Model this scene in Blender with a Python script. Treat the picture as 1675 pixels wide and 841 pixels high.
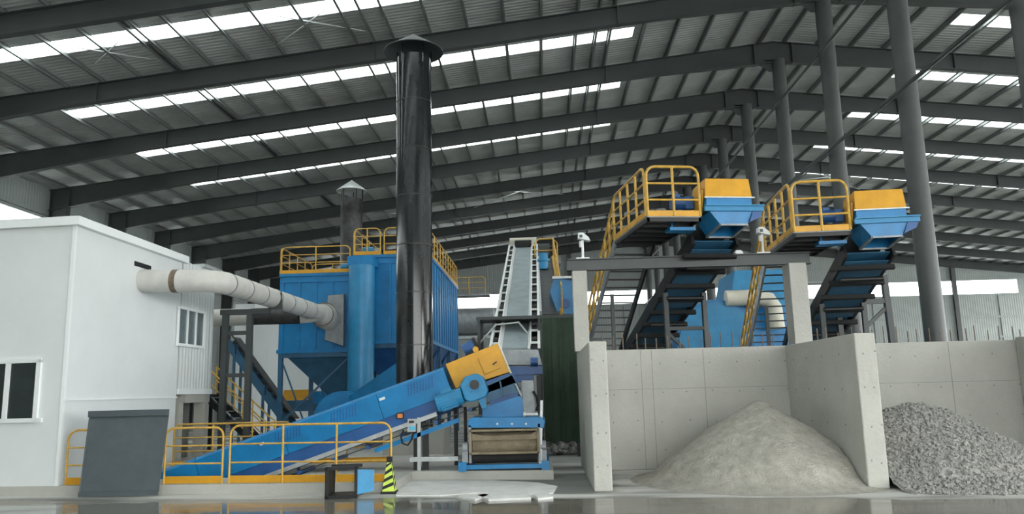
import bpy, math, random
from mathutils import Vector, Matrix
random.seed(7)
S = bpy.context.scene
for o in list(bpy.data.objects): bpy.data.objects.remove(o)
# ---------------------------------------------------------------- camera
CR = Vector((0.99891426, 0.0397559, -0.02428522))
CU = Vector((0.03061014, -0.16714133, 0.98545766))
CF = Vector((-0.03511869, 0.98513108, 0.1681768))
FPX = 1273.12; CAM = Vector((0, 0, 2.0))
cd = bpy.data.cameras.new('camera'); cam = bpy.data.objects.new('camera', cd)
S.collection.objects.link(cam); S.camera = cam
cd.sensor_width = 36; cd.lens = 36*FPX/1675; cd.clip_end = 500
m = Matrix((CR, CU, -CF)).transposed().to_4x4(); m.translation = CAM; cam.matrix_world = m
# ---------------------------------------------------------------- world, sun, exposure
W = bpy.data.worlds.new('world'); S.world = W; W.use_nodes = True
bg = W.node_tree.nodes['Background']; bg.inputs[0].default_value = (0.97, 1.0, .985, 1); bg.inputs[1].default_value = 4.3
sd = bpy.data.lights.new('sun', 'SUN'); sd.energy = 1.3; sd.angle = math.radians(34); sd.color = (1, .985, .95)
so = bpy.data.objects.new('sun', sd); S.collection.objects.link(so)
so.rotation_euler = Vector((0.88, -0.38, 0.27)).to_track_quat('Z', 'Y').to_euler()
S.view_settings.view_transform = 'Standard'; S.view_settings.look = 'None'
S.view_settings.exposure = 0.78; S.view_settings.gamma = 1.0; S.view_settings.use_curve_mapping = False
# ---------------------------------------------------------------- helpers
def ray(u, v): return CF + CR*((u-837.5)/FPX) - CU*((v-420.5)/FPX)
def at(u, v, Y): d = ray(u, v); return CAM + d*(Y/d.y)
def atz(u, v, Z=0): d = ray(u, v); return CAM + d*((Z-2)/d.z)
def atx(u, v, X): d = ray(u, v); return CAM + d*(X/d.x)
V = Vector
def mat(name, col, rough=.6, metal=0, var=.12, scale=1.5, bump=0, bscale=30, col2=None, amt=.5, spec=.5, alpha=None, stretch=None):
    M = bpy.data.materials.new(name); M.use_nodes = True; n = M.node_tree.nodes; l = M.node_tree.links
    b = n['Principled BSDF']; b.inputs['Roughness'].default_value = rough; b.inputs['Metallic'].default_value = metal
    b.inputs['Specular IOR Level'].default_value = spec
    tc = n.new('ShaderNodeTexCoord'); mp = n.new('ShaderNodeMapping'); l.new(tc.outputs['Object'], mp.inputs[0])
    if stretch: mp.inputs['Scale'].default_value = stretch
    nz = n.new('ShaderNodeTexNoise'); nz.inputs['Scale'].default_value = scale; nz.inputs['Detail'].default_value = 6
    nz.inputs['Roughness'].default_value = .65; l.new(mp.outputs[0], nz.inputs['Vector'])
    r = n.new('ShaderNodeValToRGB'); l.new(nz.outputs['Fac'], r.inputs[0])
    c = V(col); c2 = V(col2) if col2 else c*(1-var*2)
    r.color_ramp.elements[0].position = .5-amt*.35; r.color_ramp.elements[1].position = .5+amt*.35
    r.color_ramp.elements[0].color = (*c2, 1); r.color_ramp.elements[1].color = (*(c*(1+var*.3)), 1)
    l.new(r.outputs[0], b.inputs['Base Color'])
    if bump:
        nb = n.new('ShaderNodeTexNoise'); nb.inputs['Scale'].default_value = bscale; nb.inputs['Detail'].default_value = 5
        l.new(tc.outputs['Object'], nb.inputs['Vector'])
        bp = n.new('ShaderNodeBump'); bp.inputs['Strength'].default_value = bump; bp.inputs['Distance'].default_value = .05
        l.new(nb.outputs['Fac'], bp.inputs['Height']); l.new(bp.outputs[0], b.inputs['Normal'])
    return M
def wavebump(M, axis, scale, strength, dist=.03):
    n = M.node_tree.nodes; l = M.node_tree.links; b = n['Principled BSDF']
    tc = n.new('ShaderNodeTexCoord'); w = n.new('ShaderNodeTexWave'); w.bands_direction = axis; w.inputs['Scale'].default_value = scale
    l.new(tc.outputs['Object'], w.inputs['Vector'])
    bp = n.new('ShaderNodeBump'); bp.inputs['Strength'].default_value = strength; bp.inputs['Distance'].default_value = dist
    l.new(w.outputs['Fac'], bp.inputs['Height']); l.new(bp.outputs[0], b.inputs['Normal'])
    return M
class MB:
    def __init__(s, M=None): s.v = []; s.f = []; s.M = M or Matrix()
    def add(s, vs, fs):
        k = len(s.v); s.v += [s.M @ V(p) for p in vs]; s.f += [tuple(i+k for i in f) for f in fs]; return s
    def box(s, a, b):
        (x0, y0, z0), (x1, y1, z1) = a, b
        return s.add([(x0,y0,z0),(x1,y0,z0),(x1,y1,z0),(x0,y1,z0),(x0,y0,z1),(x1,y0,z1),(x1,y1,z1),(x0,y1,z1)],
                     [(0,3,2,1),(4,5,6,7),(0,1,5,4),(1,2,6,5),(2,3,7,6),(3,0,4,7)])
    def cb(s, c, d): return s.box([c[i]-d[i]/2 for i in range(3)], [c[i]+d[i]/2 for i in range(3)])
    def bar(s, p, q, w, h=None, up=(0,0,1)):
        h = h or w; p = V(p); q = V(q); d = (q-p).normalized(); up = V(up)
        if abs(d.dot(up)) > .99: up = V((0,1,0)) if abs(d.y) < .9 else V((1,0,0))
        x = d.cross(up).normalized()*(w/2); y = x.cross(d).normalized()*(h/2)
        vs = [e+a*x+b*y for e in (p, q) for a, b in ((-1,-1),(1,-1),(1,1),(-1,1))]
        return s.add(vs, [(3,2,1,0),(4,5,6,7),(0,1,5,4),(1,2,6,5),(2,3,7,6),(3,0,4,7)])
    def tube(s, pts, r, n=12, caps=True, radii=None):
        pts = [V(p) for p in pts]; vs = []; fs = []; px = None
        for i, p in enumerate(pts):
            d = (pts[min(i+1, len(pts)-1)]-pts[max(i-1, 0)]).normalized()
            if px is None:
                px = d.cross(V((0,0,1))); px = (px if px.length > .05 else d.cross(V((0,1,0)))).normalized()
            else: px = (px-d*px.dot(d)).normalized()
            py = d.cross(px); rr = radii[i] if radii else r
            vs += [p+(px*math.cos(t)+py*math.sin(t))*rr for t in [2*math.pi*k/n for k in range(n)]]
        for i in range(len(pts)-1):
            for k in range(n):
                a = i*n+k; b = i*n+(k+1) % n; fs.append((a, a+n, b+n, b))
        if caps: fs.append(tuple(range(n))); fs.append(tuple(reversed(range(len(vs)-n, len(vs)))))
        return s.add(vs, fs)
    def prism(s, poly, ext):
        n = len(poly); e = V(ext); a = [V(p) for p in poly]
        return s.add(a+[p+e for p in a], [tuple(reversed(range(n))), tuple(range(n, 2*n))]+[(i, (i+1) % n, (i+1) % n+n, i+n) for i in range(n)])
    def hull(s, a, b):  # loft of two rings with the same count
        n = len(a); return s.add(list(a)+list(b), [tuple(reversed(range(n))), tuple(range(n, 2*n))]+[(i, (i+1) % n, (i+1) % n+n, i+n) for i in range(n)])
def link(o): S.collection.objects.link(o); return o
def tagit(o, label=None, cat=None, group=None, kind=None):
    for k, v in (('label', label), ('category', cat), ('group', group), ('kind', kind)):
        if v: o[k] = v
    return o
def obj(name, mb, material, parent=None, label=None, smooth=False, cat=None, group=None, kind=None, bev=0):
    me = bpy.data.meshes.new(name); org = None
    vs = mb.v
    if parent is not None:
        root = parent; T = V((0,0,0))
        while root is not None: T += root.location; root = root.parent
        vs = [p-T for p in vs]; loc = V((0,0,0))
    else:
        mn = [min(p[i] for p in vs) for i in range(3)]; mx = [max(p[i] for p in vs) for i in range(3)]
        loc = V(((mn[0]+mx[0])/2, (mn[1]+mx[1])/2, mn[2])); vs = [p-loc for p in vs]
    me.from_pydata(vs, [], mb.f); me.update()
    import bmesh
    bm = bmesh.new(); bm.from_mesh(me); bmesh.ops.recalc_face_normals(bm, faces=bm.faces); bm.to_mesh(me); bm.free()
    me.materials.append(material)
    o = link(bpy.data.objects.new(name, me)); o.location = loc
    if parent is not None: o.parent = parent
    if smooth:
        for p in me.polygons: p.use_smooth = True
        try: me.set_sharp_from_angle(angle=math.radians(40))
        except Exception: pass
    if bev:
        b = o.modifiers.new('bevel', 'BEVEL'); b.width = bev; b.segments = 2
    return tagit(o, label, cat, group, kind)
def thing(name, label, cat, loc, group=None):
    o = link(bpy.data.objects.new(name, None)); o.location = V(loc); o.empty_display_size = .2
    return tagit(o, label, cat, group)
def copy_tree(o, parent=None):
    c = o.copy(); link(c)
    if parent is not None: c.parent = parent
    for ch in [x for x in bpy.data.objects if x.parent == o]: copy_tree(ch, c)
    return c
# ---------------------------------------------------------------- materials
BLUE = mat('blue paint', (.006,.20,.47), .38, 0, .14, 2.0)
BLUE2 = mat('deep blue paint', (.02,.10,.30), .42, 0, .15, 2.0)
BLUE3 = mat('light blue enamel', (.018,.23,.46), .4, 0, .1, 3)
NAVY = mat('steel blue paint', (.03,.12,.22), .45, 0, .15, 2)
YEL = mat('yellow paint', (.66,.33,.02), .45, 0, .1, 2)
YELR = mat('yellow rail paint', (.62,.37,.06), .45, 0, .18, 6)
BLACK = mat('black painted steel', (.012,.013,.014), .5, 0, .2, 3)
BEAM = mat('dark grey steel', (.040,.048,.048), .6, 0, .12, .8)
COLM = mat('grey column paint', (.065,.073,.073), .5, 0, .12, 1)
STEEL = mat('grey steel', (.28,.30,.31), .45, .3, .15, 4)
GALV = mat('galvanised steel', (.50,.53,.53), .4, .4, .1, 5)
PURL = mat('purlin steel', (.27,.29,.285), .38, .5, .1, 5)
WHITE = mat('white panel', (.72,.75,.75), .42, 0, .03, .7)
WHITE2 = wavebump(mat('white ribbed panel', (.70,.73,.72), .45, 0, .03, .7), 'Y', 1.6, .5)
TRIMW = mat('white frame', (.8,.83,.83), .4, 0, .02, 1)
GLASS = mat('dark glass', (.03,.04,.04), .06, 0, .2, 1)
GLASS2 = mat('grey glass', (.16,.2,.21), .1, 0, .2, 1)
CONC = mat('cast concrete', (.45,.445,.405), .8, 0, .10, 1.1, .25, 14, amt=.9)
CONC2 = mat('raw concrete', (.25,.25,.24), .85, 0, .15, 2, .3, 14)
DUCT = mat('off white duct', (.60,.59,.55), .42, 0, .12, 3, amt=.8)
RUST = mat('rusty seam', (.20,.15,.11), .7, 0, .3, 6)
DARKD = mat('dark duct', (.06,.062,.062), .5, 0, .4, 2.5)
STACK = mat('glossy black stack', (.018,.022,.023), .17, 0, .35, 2.2, stretch=(1,1,.35))
BELT = mat('grey rubber belt', (.30,.36,.38), .7, 0, .1, 2)
BELTD = mat('dark rubber belt', (.06,.065,.07), .7, 0, .1, 2)
RUBBER = mat('black rubber', (.015,.015,.015), .8)
GREEN = mat('dark green tarpaulin', (.022,.045,.024), .8, 0, .2, 2, .3, 8)
DUSTY = mat('dusty belt', (.30,.245,.165), .85, 0, .2, 3, .2, 30)
CREAM = mat('cream sheet', (.62,.60,.50), .5, 0, .08, 2)
SAND = mat('crushed sand', (.46,.44,.385), .95, 0, .22, 5, 1.0, 28, amt=.8)
SLATE = mat('slate grey sheet', (.085,.105,.115), .5, 0, .14, 3, amt=.9)
LIME = mat('lime reflective band', (.62,.80,.12), .5)
ORANGE = mat('orange button', (.75,.25,.05), .5)
SKYB = mat('pale blue label', (.10,.50,.75), .5)
PALE = mat('pale gypsum dust', (.66,.66,.64), .9, 0, .1, 2, .3, 20)

SHEET = wavebump(mat('roof sheet', (.58,.60,.585), .42, .25, .12, .5), 'Y', 1.3, .7)
GIRT = wavebump(mat('wall sheet', (.31,.345,.335), .5, 0, .06, .5), 'X', 1.3, .4)
GIRTY = wavebump(mat('side wall sheet', (.31,.345,.335), .5, 0, .06, .5), 'Y', 1.3, .4)
# translucent skylight: daylight passes straight through a milky sheet
SKYL = bpy.data.materials.new('milky skylight'); SKYL.use_nodes = True
n = SKYL.node_tree.nodes; l = SKYL.node_tree.links; n.clear()
out = n.new('ShaderNodeOutputMaterial'); mx = n.new('ShaderNodeMixShader'); tr = n.new('ShaderNodeBsdfTransparent'); df = n.new('ShaderNodeBsdfTranslucent')
tr.inputs[0].default_value = (.95,.97,.97,1); df.inputs[0].default_value = (.8,.83,.83,1); mx.inputs[0].default_value = .25
l.new(tr.outputs[0], mx.inputs[1]); l.new(df.outputs[0], mx.inputs[2]); l.new(mx.outputs[0], out.inputs[0])
# floor: concrete, wet at the front with puddles
FLOOR = bpy.data.materials.new('wet concrete floor'); FLOOR.use_nodes = True
n = FLOOR.node_tree.nodes; l = FLOOR.node_tree.links; b = n['Principled BSDF']
tc = n.new('ShaderNodeTexCoord'); sx = n.new('ShaderNodeSeparateXYZ'); l.new(tc.outputs['Object'], sx.inputs[0])
def noise(sc, det=5, st=None):
    q = n.new('ShaderNodeTexNoise'); q.inputs['Scale'].default_value = sc; q.inputs['Detail'].default_value = det
    mp = n.new('ShaderNodeMapping'); l.new(tc.outputs['Object'], mp.inputs[0]); l.new(mp.outputs[0], q.inputs['Vector'])
    if st: mp.inputs['Scale'].default_value = st
    return q.outputs['Fac']
def mth(op, a, bb, clamp=False):
    q = n.new('ShaderNodeMath'); q.operation = op; q.use_clamp = clamp
    for i, x in enumerate((a, bb)):
        if x is None: continue
        if isinstance(x, (int, float)): q.inputs[i].default_value = x
        else: l.new(x, q.inputs[i])
    return q.outputs[0]
def rmp(x, a, c):
    q = n.new('ShaderNodeMapRange'); l.new(x, q.inputs[0]); q.inputs[1].default_value = a; q.inputs[2].default_value = c; return q.outputs[0]
yy = mth('ADD', sx.outputs['Y'], mth('MULTIPLY', sx.outputs['X'], .12))
wetzone = rmp(yy, 15.4, 14.7)
wet = rmp(mth('ADD', mth('MULTIPLY', wetzone, .42), noise(.35, 4, (.5, 1.3, 1))), .70, .80)
band = mth('SUBTRACT', 1.0, mth('MULTIPLY', mth('ABSOLUTE', mth('SUBTRACT', yy, 15.45), None), 2.2), True)
damp = mth('MULTIPLY', rmp(mth('ADD', sx.outputs['X'], mth('MULTIPLY', noise(1.5), .8)), -.5, .1), rmp(mth('ADD', sx.outputs['X'], mth('MULTIPLY', noise(1.2), .8)), 1.9, 1.3))
damp = mth('MULTIPLY', damp, mth('MULTIPLY', rmp(sx.outputs['Y'], 15.2, 15.9), rmp(sx.outputs['Y'], 19.5, 18.2)))
pale = mth('SUBTRACT', mth('ADD', rmp(noise(.5, 6, (.5, 1.6, 1)), .42, .62), mth('MULTIPLY', band, .8)), mth('MULTIPLY', damp, 1.6), True)
mix = n.new('ShaderNodeMixRGB'); l.new(pale, mix.inputs[0]); mix.inputs[1].default_value = (.15,.15,.14,1); mix.inputs[2].default_value = (.52,.52,.49,1)
mix2 = n.new('ShaderNodeMixRGB'); l.new(wet, mix2.inputs[0]); l.new(mix.outputs[0], mix2.inputs[1]); mix2.inputs[2].default_value = (.17,.162,.138,1)
l.new(mix2.outputs[0], b.inputs['Base Color'])
ro = mth('ADD', mth('MULTIPLY', mth('SUBTRACT', 1.0, wet), .6), mth('ADD', .06, mth('MULTIPLY', rmp(noise(.8, 4, (.5,1.5,1)), .45, .65), .16))); l.new(ro, b.inputs['Roughness'])
bp = n.new('ShaderNodeBump'); bp.inputs['Strength'].default_value = .35; bp.inputs['Distance'].default_value = .02
l.new(mth('MULTIPLY', noise(14, 6), mth('SUBTRACT', 1.0, wet)), bp.inputs['Height']); l.new(bp.outputs[0], b.inputs['Normal'])
# ================================================================ HALL
XE, ZE, XR, ZR, SL = -27.48, 13.79, 11.54, 18.25, 0.1143
Y00, BAY, K0, K1 = 41.83, 6.0, -4, 7
XRR = 60.0
def rz(x): return ZE+SL*(x-XE) if x <= XR else ZR-SL*(x-XR)
YF = -10.0; YB = Y00+BAY*K1+.5
# floor with a pit for the lower end of the conveyor
PX0, PX1, PY0, PY1 = -10.15, -5.6, 17.9, 20.7
fl = MB()
xs = [-70, PX0, PX1, 90]; ys = [-25, PY0, PY1, YB]
for i in range(3):
    for j in range(3):
        if i == 1 and j == 1: continue
        fl.box((xs[i], ys[j], -.3), (xs[i+1], ys[j+1], 0))
o = obj('floor', fl, FLOOR, kind='structure', label='wet grey concrete floor of the hall', cat='floor')
me = o.data
for v_ in me.vertices: v_.co += o.location
o.location = (0, 0, 0)
pit = MB(); pit.box((PX0-.2,PY0-.2,-2.0),(PX1+.2,PY1+.2,-1.8))
pit.box((PX0-.2,PY0-.2,-1.8),(PX0,PY1+.2,-.3)); pit.box((PX1,PY0-.2,-1.8),(PX1+.2,PY1+.2,-.3)); pit.box((PX0,PY0-.2,-1.8),(PX1,PY0,-.3)); pit.box((PX0,PY1,-1.8),(PX1,PY1+.2,-.3))
obj('trim_1', pit, CONC2, kind='structure', label='concrete lining of the conveyor pit', cat='pit')
# roof sheets, with the skylight strips left open and filled by milky panels
SKX = {1: (-20.9, 4.5), 2: (18.5, 57.0)}
rsh = MB(); wn = 0
def slab(mb, x0, x1, y0, y1, t=.05, dz=.2):
    z0, z1 = rz(x0)+dz, rz(x1)+dz
    mb.add([(x0,y0,z0),(x1,y0,z1),(x1,y1,z1),(x0,y1,z0),(x0,y0,z0+t),(x1,y0,z1+t),(x1,y1,z1+t),(x0,y1,z0+t)],
           [(0,3,2,1),(4,5,6,7),(0,1,5,4),(1,2,6,5),(2,3,7,6),(3,0,4,7)])
for k in range(-9, K1):  # nearest bays are out of view; sheets and skylights added for the light
    y0 = max(YF, Y00+BAY*k); y1 = Y00+BAY*k+BAY
    if k == K1-1: y1 = YB
    ym = Y00+BAY*k+3.0
    left = None if k in (1, 3, 4, 6) else ((-20.9, 4.5) if k < 1 else ((-8.3, -.3) if k == 2 else (-16, -6)))
    right = (18.5, 57.0) if k < 4 else None
    for sd_, (a, c), w in ((0, (XE-.3, XR), left), (1, (XR, XRR), right)):
        if not w: slab(rsh, a, c, y0, y1); continue
        w0, w1 = w
        slab(rsh, a, w0, y0, y1); slab(rsh, w1, c, y0, y1)
        slab(rsh, w0, w1, y0, ym-.5); slab(rsh, w0, w1, ym+.5, y1)
        wn += 1; sk = MB(); slab(sk, w0, w1, ym-.5, ym+.5, .004, .215)
        obj('window_%d' % wn, sk, SKYL, kind='structure', label='translucent skylight strip in the roof', cat='skylight')
obj('ceiling', rsh, SHEET, kind='structure', label='ribbed grey metal roof sheets', cat='ceiling')
# walls
wl = MB(); xw = XE-.28
ZS0, ZS1 = 10.7, 12.2
wl.box((xw-.1, YF, 0), (xw, YB, ZS0)); wl.box((xw-.1, YF, ZS1), (xw, YB, ZE+.2))
wl.box((xw-.1, 60, ZS0), (xw, YB, ZS1))
for z in (1.2, 3.0, 4.8, 6.6, 8.4, ZS0, ZS1, 12.4): wl.box((xw, YF, z-.08), (xw+.1, YB, z+.08))
obj('wall_left', wl, GIRTY, kind='structure', label='grey sheet side wall with horizontal rails', cat='wall')
wn += 1; g = MB().box((xw-.06, YF, ZS0), (xw-.05, 60, ZS1)); obj('window_%d' % wn, g, SKYL, kind='structure', label='translucent strip in the left wall', cat='window')
wf = MB(); FZ0, FZ1 = 10.78, 12.4; FX1 = 50.8
def gab(mb, x0, x1, z0, z1=None):
    xsn = sorted({x0, x1} | ({XR} if x0 < XR < x1 else set()))
    for a, c in zip(xsn, xsn[1:]):
        za = z1 if z1 is not None else rz(a)+.2; zc = z1 if z1 is not None else rz(c)+.2
        mb.prism([(a, YB, z0), (c, YB, z0), (c, YB, zc), (a, YB, za)], (0, .1, 0))
gab(wf, XE-.3, XRR, 0, FZ0); gab(wf, XE-.3, XRR, FZ1); gab(wf, FX1, XRR, FZ0, FZ1)
for z in (2.2, 4.4, 6.3, 8.4, FZ0, FZ1, 14.0):
    wf.box((XE, YB-.12, z-.09), (XRR if z < 13 else 40, YB, z+.09))
for i in range(13): 
    x = XE+3.5+i*6.6
    if i % 2: wf.box((x-.05, YB-.1, 0), (x+.05, YB, FZ0))
obj('wall_back', wf, GIRT, kind='structure', label='grey sheet gable wall at the far end', cat='wall')
wn += 1; g = MB().box((XE, YB+.04, FZ0), (FX1, YB+.05, FZ1)); obj('window_%d' % wn, g, SKYL, kind='structure', label='translucent strip in the far gable wall', cat='window')
wq = MB()  # unseen wall added behind the camera; its opening sets the front light
for xa_, xc_, z_ in ((XE-.3, -2.2, 0), (-2.2, XR, 10.5), (XR, XRR, 10.5)): wq.prism([(xa_, YF, z_), (xc_, YF, z_), (xc_, YF, rz(xc_)+.2), (xa_, YF, rz(xa_)+.2)], (0, -.1, 0))
obj('wall_light_block', wq, GIRT, kind='structure', label='unseen grey sheet wall added behind the camera to limit the front light', cat='wall')
# gable posts
GP = [(-22, 'gable post at the left end of the far wall'), (-14, 'gable post behind the blue dust collector'), (-.8+3.4, 'dark gable post just left of the floodlight above the green tarpaulin'), (20, 'gable post behind the right discharge conveyor'), (44.6-.5, 'slim gable post right of the big round column')]
for x, lb in GP:
    x = 45.6-.6-.0 if x > 44 else x
for x, lb in ((at(760,440,YB-.4).x-8, 'dark steel gable post of the far wall, behind the blue dust collector'), (at(931,430,YB-.4).x, 'dark steel gable post of the far wall, left of the floodlight over the green tarpaulin'),
              (at(1240,500,YB-.4).x, 'dark gable post of the far wall, behind the right discharge conveyor stair'), (at(1566,500,YB-.4).x, 'dark steel gable post of the far wall, right of the thick round column')):
    g = MB(); g.box((x-.22, YB-.36, 0), (x+.22, YB-.33, rz(x)-.3)); g.box((x-.22, YB-.16, 0), (x+.22, YB-.13, rz(x)-.3)); g.box((x-.03, YB-.33, 0), (x+.03, YB-.16, rz(x)-.3))
    obj('gable_post', g, COLM, label=lb, cat='steel post')
# portal frames
names = {-4: 'nearest to the camera, its rafter above the picture', -3: 'whose thick round column stands behind the right gravel bin', -2: 'whose rafter crosses behind the top of the tall black stack',
 -1: 'whose rafter runs just under the cap of the tall black stack', 0: 'third row behind the thick round column', 1: 'fourth row behind the thick round column', 2: 'fifth row behind the thick round column', 3: 'sixth row behind the thick round column',
 4: 'level with the cap of the small grey stack, far back', 5: 'third row in front of the far gable wall', 6: 'second row in front of the far gable wall', 7: 'right against the far gable wall'}
def rafter(x0, x1, Y, dk):   # I-section between x0 and x1, depth varying by dk(x)
    mb = MB(); N = 14
    X = [x0+(x1-x0)*i/N for i in range(N+1)]
    for a, c in zip(X, X[1:]):
        za, zc, da, dc = rz(a), rz(c), dk(a), dk(c)
        for (ya, yb, ta, tb, ba, bb) in ((-.15,.15,za,zc,za-.03,zc-.03), (-.012,.012,za-.03,zc-.03,za-da,zc-dc), (-.15,.15,za-da,zc-dc,za-da-.035,zc-dc-.035)):
            mb.add([(a,Y+ya,ba),(c,Y+ya,bb),(c,Y+yb,bb),(a,Y+yb,ba),(a,Y+ya,ta),(c,Y+ya,tb),(c,Y+yb,tb),(a,Y+yb,ta)],
               [(0,3,2,1),(4,5,6,7),(0,1,5,4),(1,2,6,5),(2,3,7,6),(3,0,4,7)])
    return mb
def dk(x):
    d = .76
    t = abs(x-XE);  d += max(0, .42*(1-t/7.5))
    t = abs(x-XR);  d += max(0, .28*(1-t/6.5))
    t = abs(x-XRR); d += max(0, .42*(1-t/7.5))
    return d
tmpl = None
for k in range(K0, K1+1):
    Y = Y00+BAY*k
    if tmpl is None:
        r = thing('portal_frame', 'dark steel portal frame, '+names[k], 'steel frame', (XR, Y, 0), 'steel frames of the hall')
        obj('rafter', rafter(XE-.1, XR, Y, dk), BEAM, r); obj('rafter', rafter(XR, XRR, Y, dk), BEAM, r)
        c = MB().tube([(XR+.22, Y, 0), (XR+.22, Y, rz(XR)-.93)], .31, 28); obj('column', c, COLM, r, smooth=True)
        c = MB(); c.box((XR-.42, Y-.22, rz(XR)-.98), (XR+.42, Y+.22, rz(XR)-.93)); c.prism([(XR-.9, Y-.02, rz(XR)-.93), (XR-.25, Y-.02, rz(XR)-1.5), (XR+.25, Y-.02, rz(XR)-1.5), (XR+.9, Y-.02, rz(XR)-.93)], (0,.04,0))
        obj('column_cap', c, BEAM, r)
        for sx_, xe in ((1, XE), (-1, XRR)):
            c = MB(); za = rz(xe)
            for (a, h) in ((0, za), ):
                c.box((min(xe, xe+sx_*.03), Y-.17, 0), (max(xe, xe+sx_*.03), Y+.17, za))
                xi0, xi1 = xe+sx_*.55, xe+sx_*1.0; zt = za-1.05
                c.prism([(xi0, Y-.17, 0), (xi0+sx_*.03, Y-.17, 0), (xi1+sx_*.03, Y-.17, zt), (xi1, Y-.17, zt)], (0, .34, 0))
                c.prism([(xe, Y-.012, 0), (xi0, Y-.012, 0), (xi1, Y-.012, zt), (xi1+sx_*.6, Y-.012, za-.9), (xi1, Y-.012, za-.6), (xe, Y-.012, za-.03)], (0, .024, 0))
            obj('eave_column', c, BEAM, r)
        for x in (XE+1.05, -18, -6.5, 3.5, XR-.9, XR+.9, 20, 32):
            c = MB().box((x-.03, Y-.15, rz(x)-dk(x)-.05), (x+.03, Y+.15, rz(x)-.02)); obj('splice_plate', c, BEAM, r)
        tmpl = r
    else:
        r = copy_tree(tmpl); r.location.y = Y; r['label'] = 'dark steel portal frame, '+names[k]
# purlins
pp = None
np_ = 25
purx = [XE+.6+i*(XR-XE-1.2)/np_ for i in range(np_+1)]+[XR+.6+i*1.56 for i in range(32)]
purx += [-15.0+.55, 2.2+.55, 3.0-9.5]
def purlin(x):
    mb = MB(); z = rz(x); h = .2
    mb.box((x-.01, YF, z), (x+.01, YB, z+h)); mb.box((x-.01, YF, z), (x+.085, YB, z+.02)); mb.box((x-.07, YF, z+h-.02), (x+.01, YB, z+h)); return mb
for i, x in enumerate(purx):
    if i == 0:
        pp = obj('purlin', purlin(x), PURL, label='light galvanised steel purlin running front to back under the roof sheets', cat='purlin', group='roof purlins')
        px0 = pp.location.copy(); z0 = rz(x)
    else:
        q = pp.copy(); link(q); q.location = (px0.x+x-purx[0], px0.y, px0.z+rz(x)-z0)
# ridge ties and diagonal tie rods
t = MB().tube([(XR, YF, 10.9), (XR, YB, 10.9)], .07, 8)
zt1 = at(1480,160,23.8).z
t = MB().tube([(XR-.32, YF-2, zt1), (XR-.32, YB-.3, zt1)], .07, 8)
obj('tie_pipe', t, COLM, smooth=True, label='long grey tie pipe linking the round columns halfway up', cat='pipe')
zt2 = at(1271,98,29.8).z
t = MB().tube([(XR-.33, YF-1, zt2-.05), (XR-.33, YB-.3, zt2-.05)], .06, 8)
obj('tie_pipe', t, COLM, smooth=True, label='long grey tie pipe linking the column tops just under the rafters', cat='pipe')
def rod(a, b_, lb, grp='roof bracing rods'):
    obj('brace_rod', MB().tube([a, b_], .022, 6), GALV, smooth=True, label=lb, cat='rod', group=grp)
def onroof(u, v): d = ray(u, v); t = (ZE-SL*XE-2)/(d.z-SL*d.x); return CAM+d*t+V((0,0,.05))
for (a, c) in (((133,81),(238,97)), ((158,104),(192,72)), ((463,30),(588,51)), ((455,74),(527,22))):
    pa, pc = onroof(*a), onroof(*c); dd = (pc-pa)
    rod(pa-dd*.08, pc+dd*.08, 'thin steel roof bracing rod in the bay over the tall black stack')
for k in (2,):
    for (xa, xb) in ((-16, -9), (-5, 2), (18, 25)):
        Ya, Yb = Y00+BAY*k+.2, Y00+BAY*k+BAY-.2
        rod((xa, Ya, rz(xa)-.1), (xb, Yb, rz(xb)-.1), 'thin steel roof bracing rod in a bay far down the hall', 'far roof bracing rods')
        rod((xa, Yb, rz(xa)-.14), (xb, Ya, rz(xb)-.14), 'thin steel roof bracing rod in a bay far down the hall', 'far roof bracing rods')
# ================================================================ RAISED PLATEAU, KERB
KA, KB = atz(0, 812, 0), atz(645, 806, 0); kd = (KB-KA).normalized()
KL = KA - kd*6
ZP = .2
pl = MB()
pl.prism([(KL.x, KL.y, 0), (KB.x, KB.y, 0), (KB.x, PY0, 0), (PX1, PY0, 0), (PX0, PY0, 0), (KL.x, PY0, 0)], (0, 0, ZP))
pl.box((KL.x, PY0, 0), (PX0, 27, ZP)); pl.box((PX0, PY1, 0), (PX1, 27, ZP)); pl.box((PX1, PY0, 0), (KB.x, 27, ZP))
o = obj('trim_2', pl, CONC, kind='structure', label='raised concrete kerb slab around the conveyor pit', cat='kerb')
s2 = atz(655, 786, 0); s3 = atz(840, 786, 0)
g = MB().prism([(KB.x, s2.y, 0), (s3.x+.9, s3.y, 0), (s3.x+.9, 21.2, 0), (KB.x, 21.2, 0)], (0, 0, ZP))
obj('trim_3', g, CONC, kind='structure', label='raised concrete pad under the magnetic separator', cat='kerb')
# ================================================================ WHITE CONTROL BUILDING
B0 = atz(94, 795, ZP); BX, BY = B0.x, B0.y; BT = 6.12; BE = 22.22
def onfront(u, v, off=0):      # a pixel on the building's front plane
    nrm = V((-kd.y, kd.x, 0)); d = ray(u, v); t = (V((BX, BY, 2))-CAM).dot(nrm)/d.dot(nrm); return CAM+d*t-nrm*off
fl_ = V((BX, BY, 0)) - kd*9
b_ = thing('control_building', 'two-storey white panel building at the left with a white duct coming out of its side', 'building', (BX-4, BY+3, ZP))
w = MB(); w.prism([(BX, BY, ZP), (BX, BE, ZP), (fl_.x, BE+1, ZP), (fl_.x, fl_.y, ZP)], (0, 0, BT-.2-ZP)); obj('walls', w, WHITE, b_)
ov = .14
w = MB(); w.prism([(BX+ov, BY-ov, BT-.2), (BX+ov, BE+ov, BT-.2), (fl_.x, BE+1+ov, BT-.2), (fl_.x, fl_.y-ov, BT-.2)], (0, 0, .2)); obj('roof_trim', w, TRIMW, b_)
zs = atx(190, 651, BX).z
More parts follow.
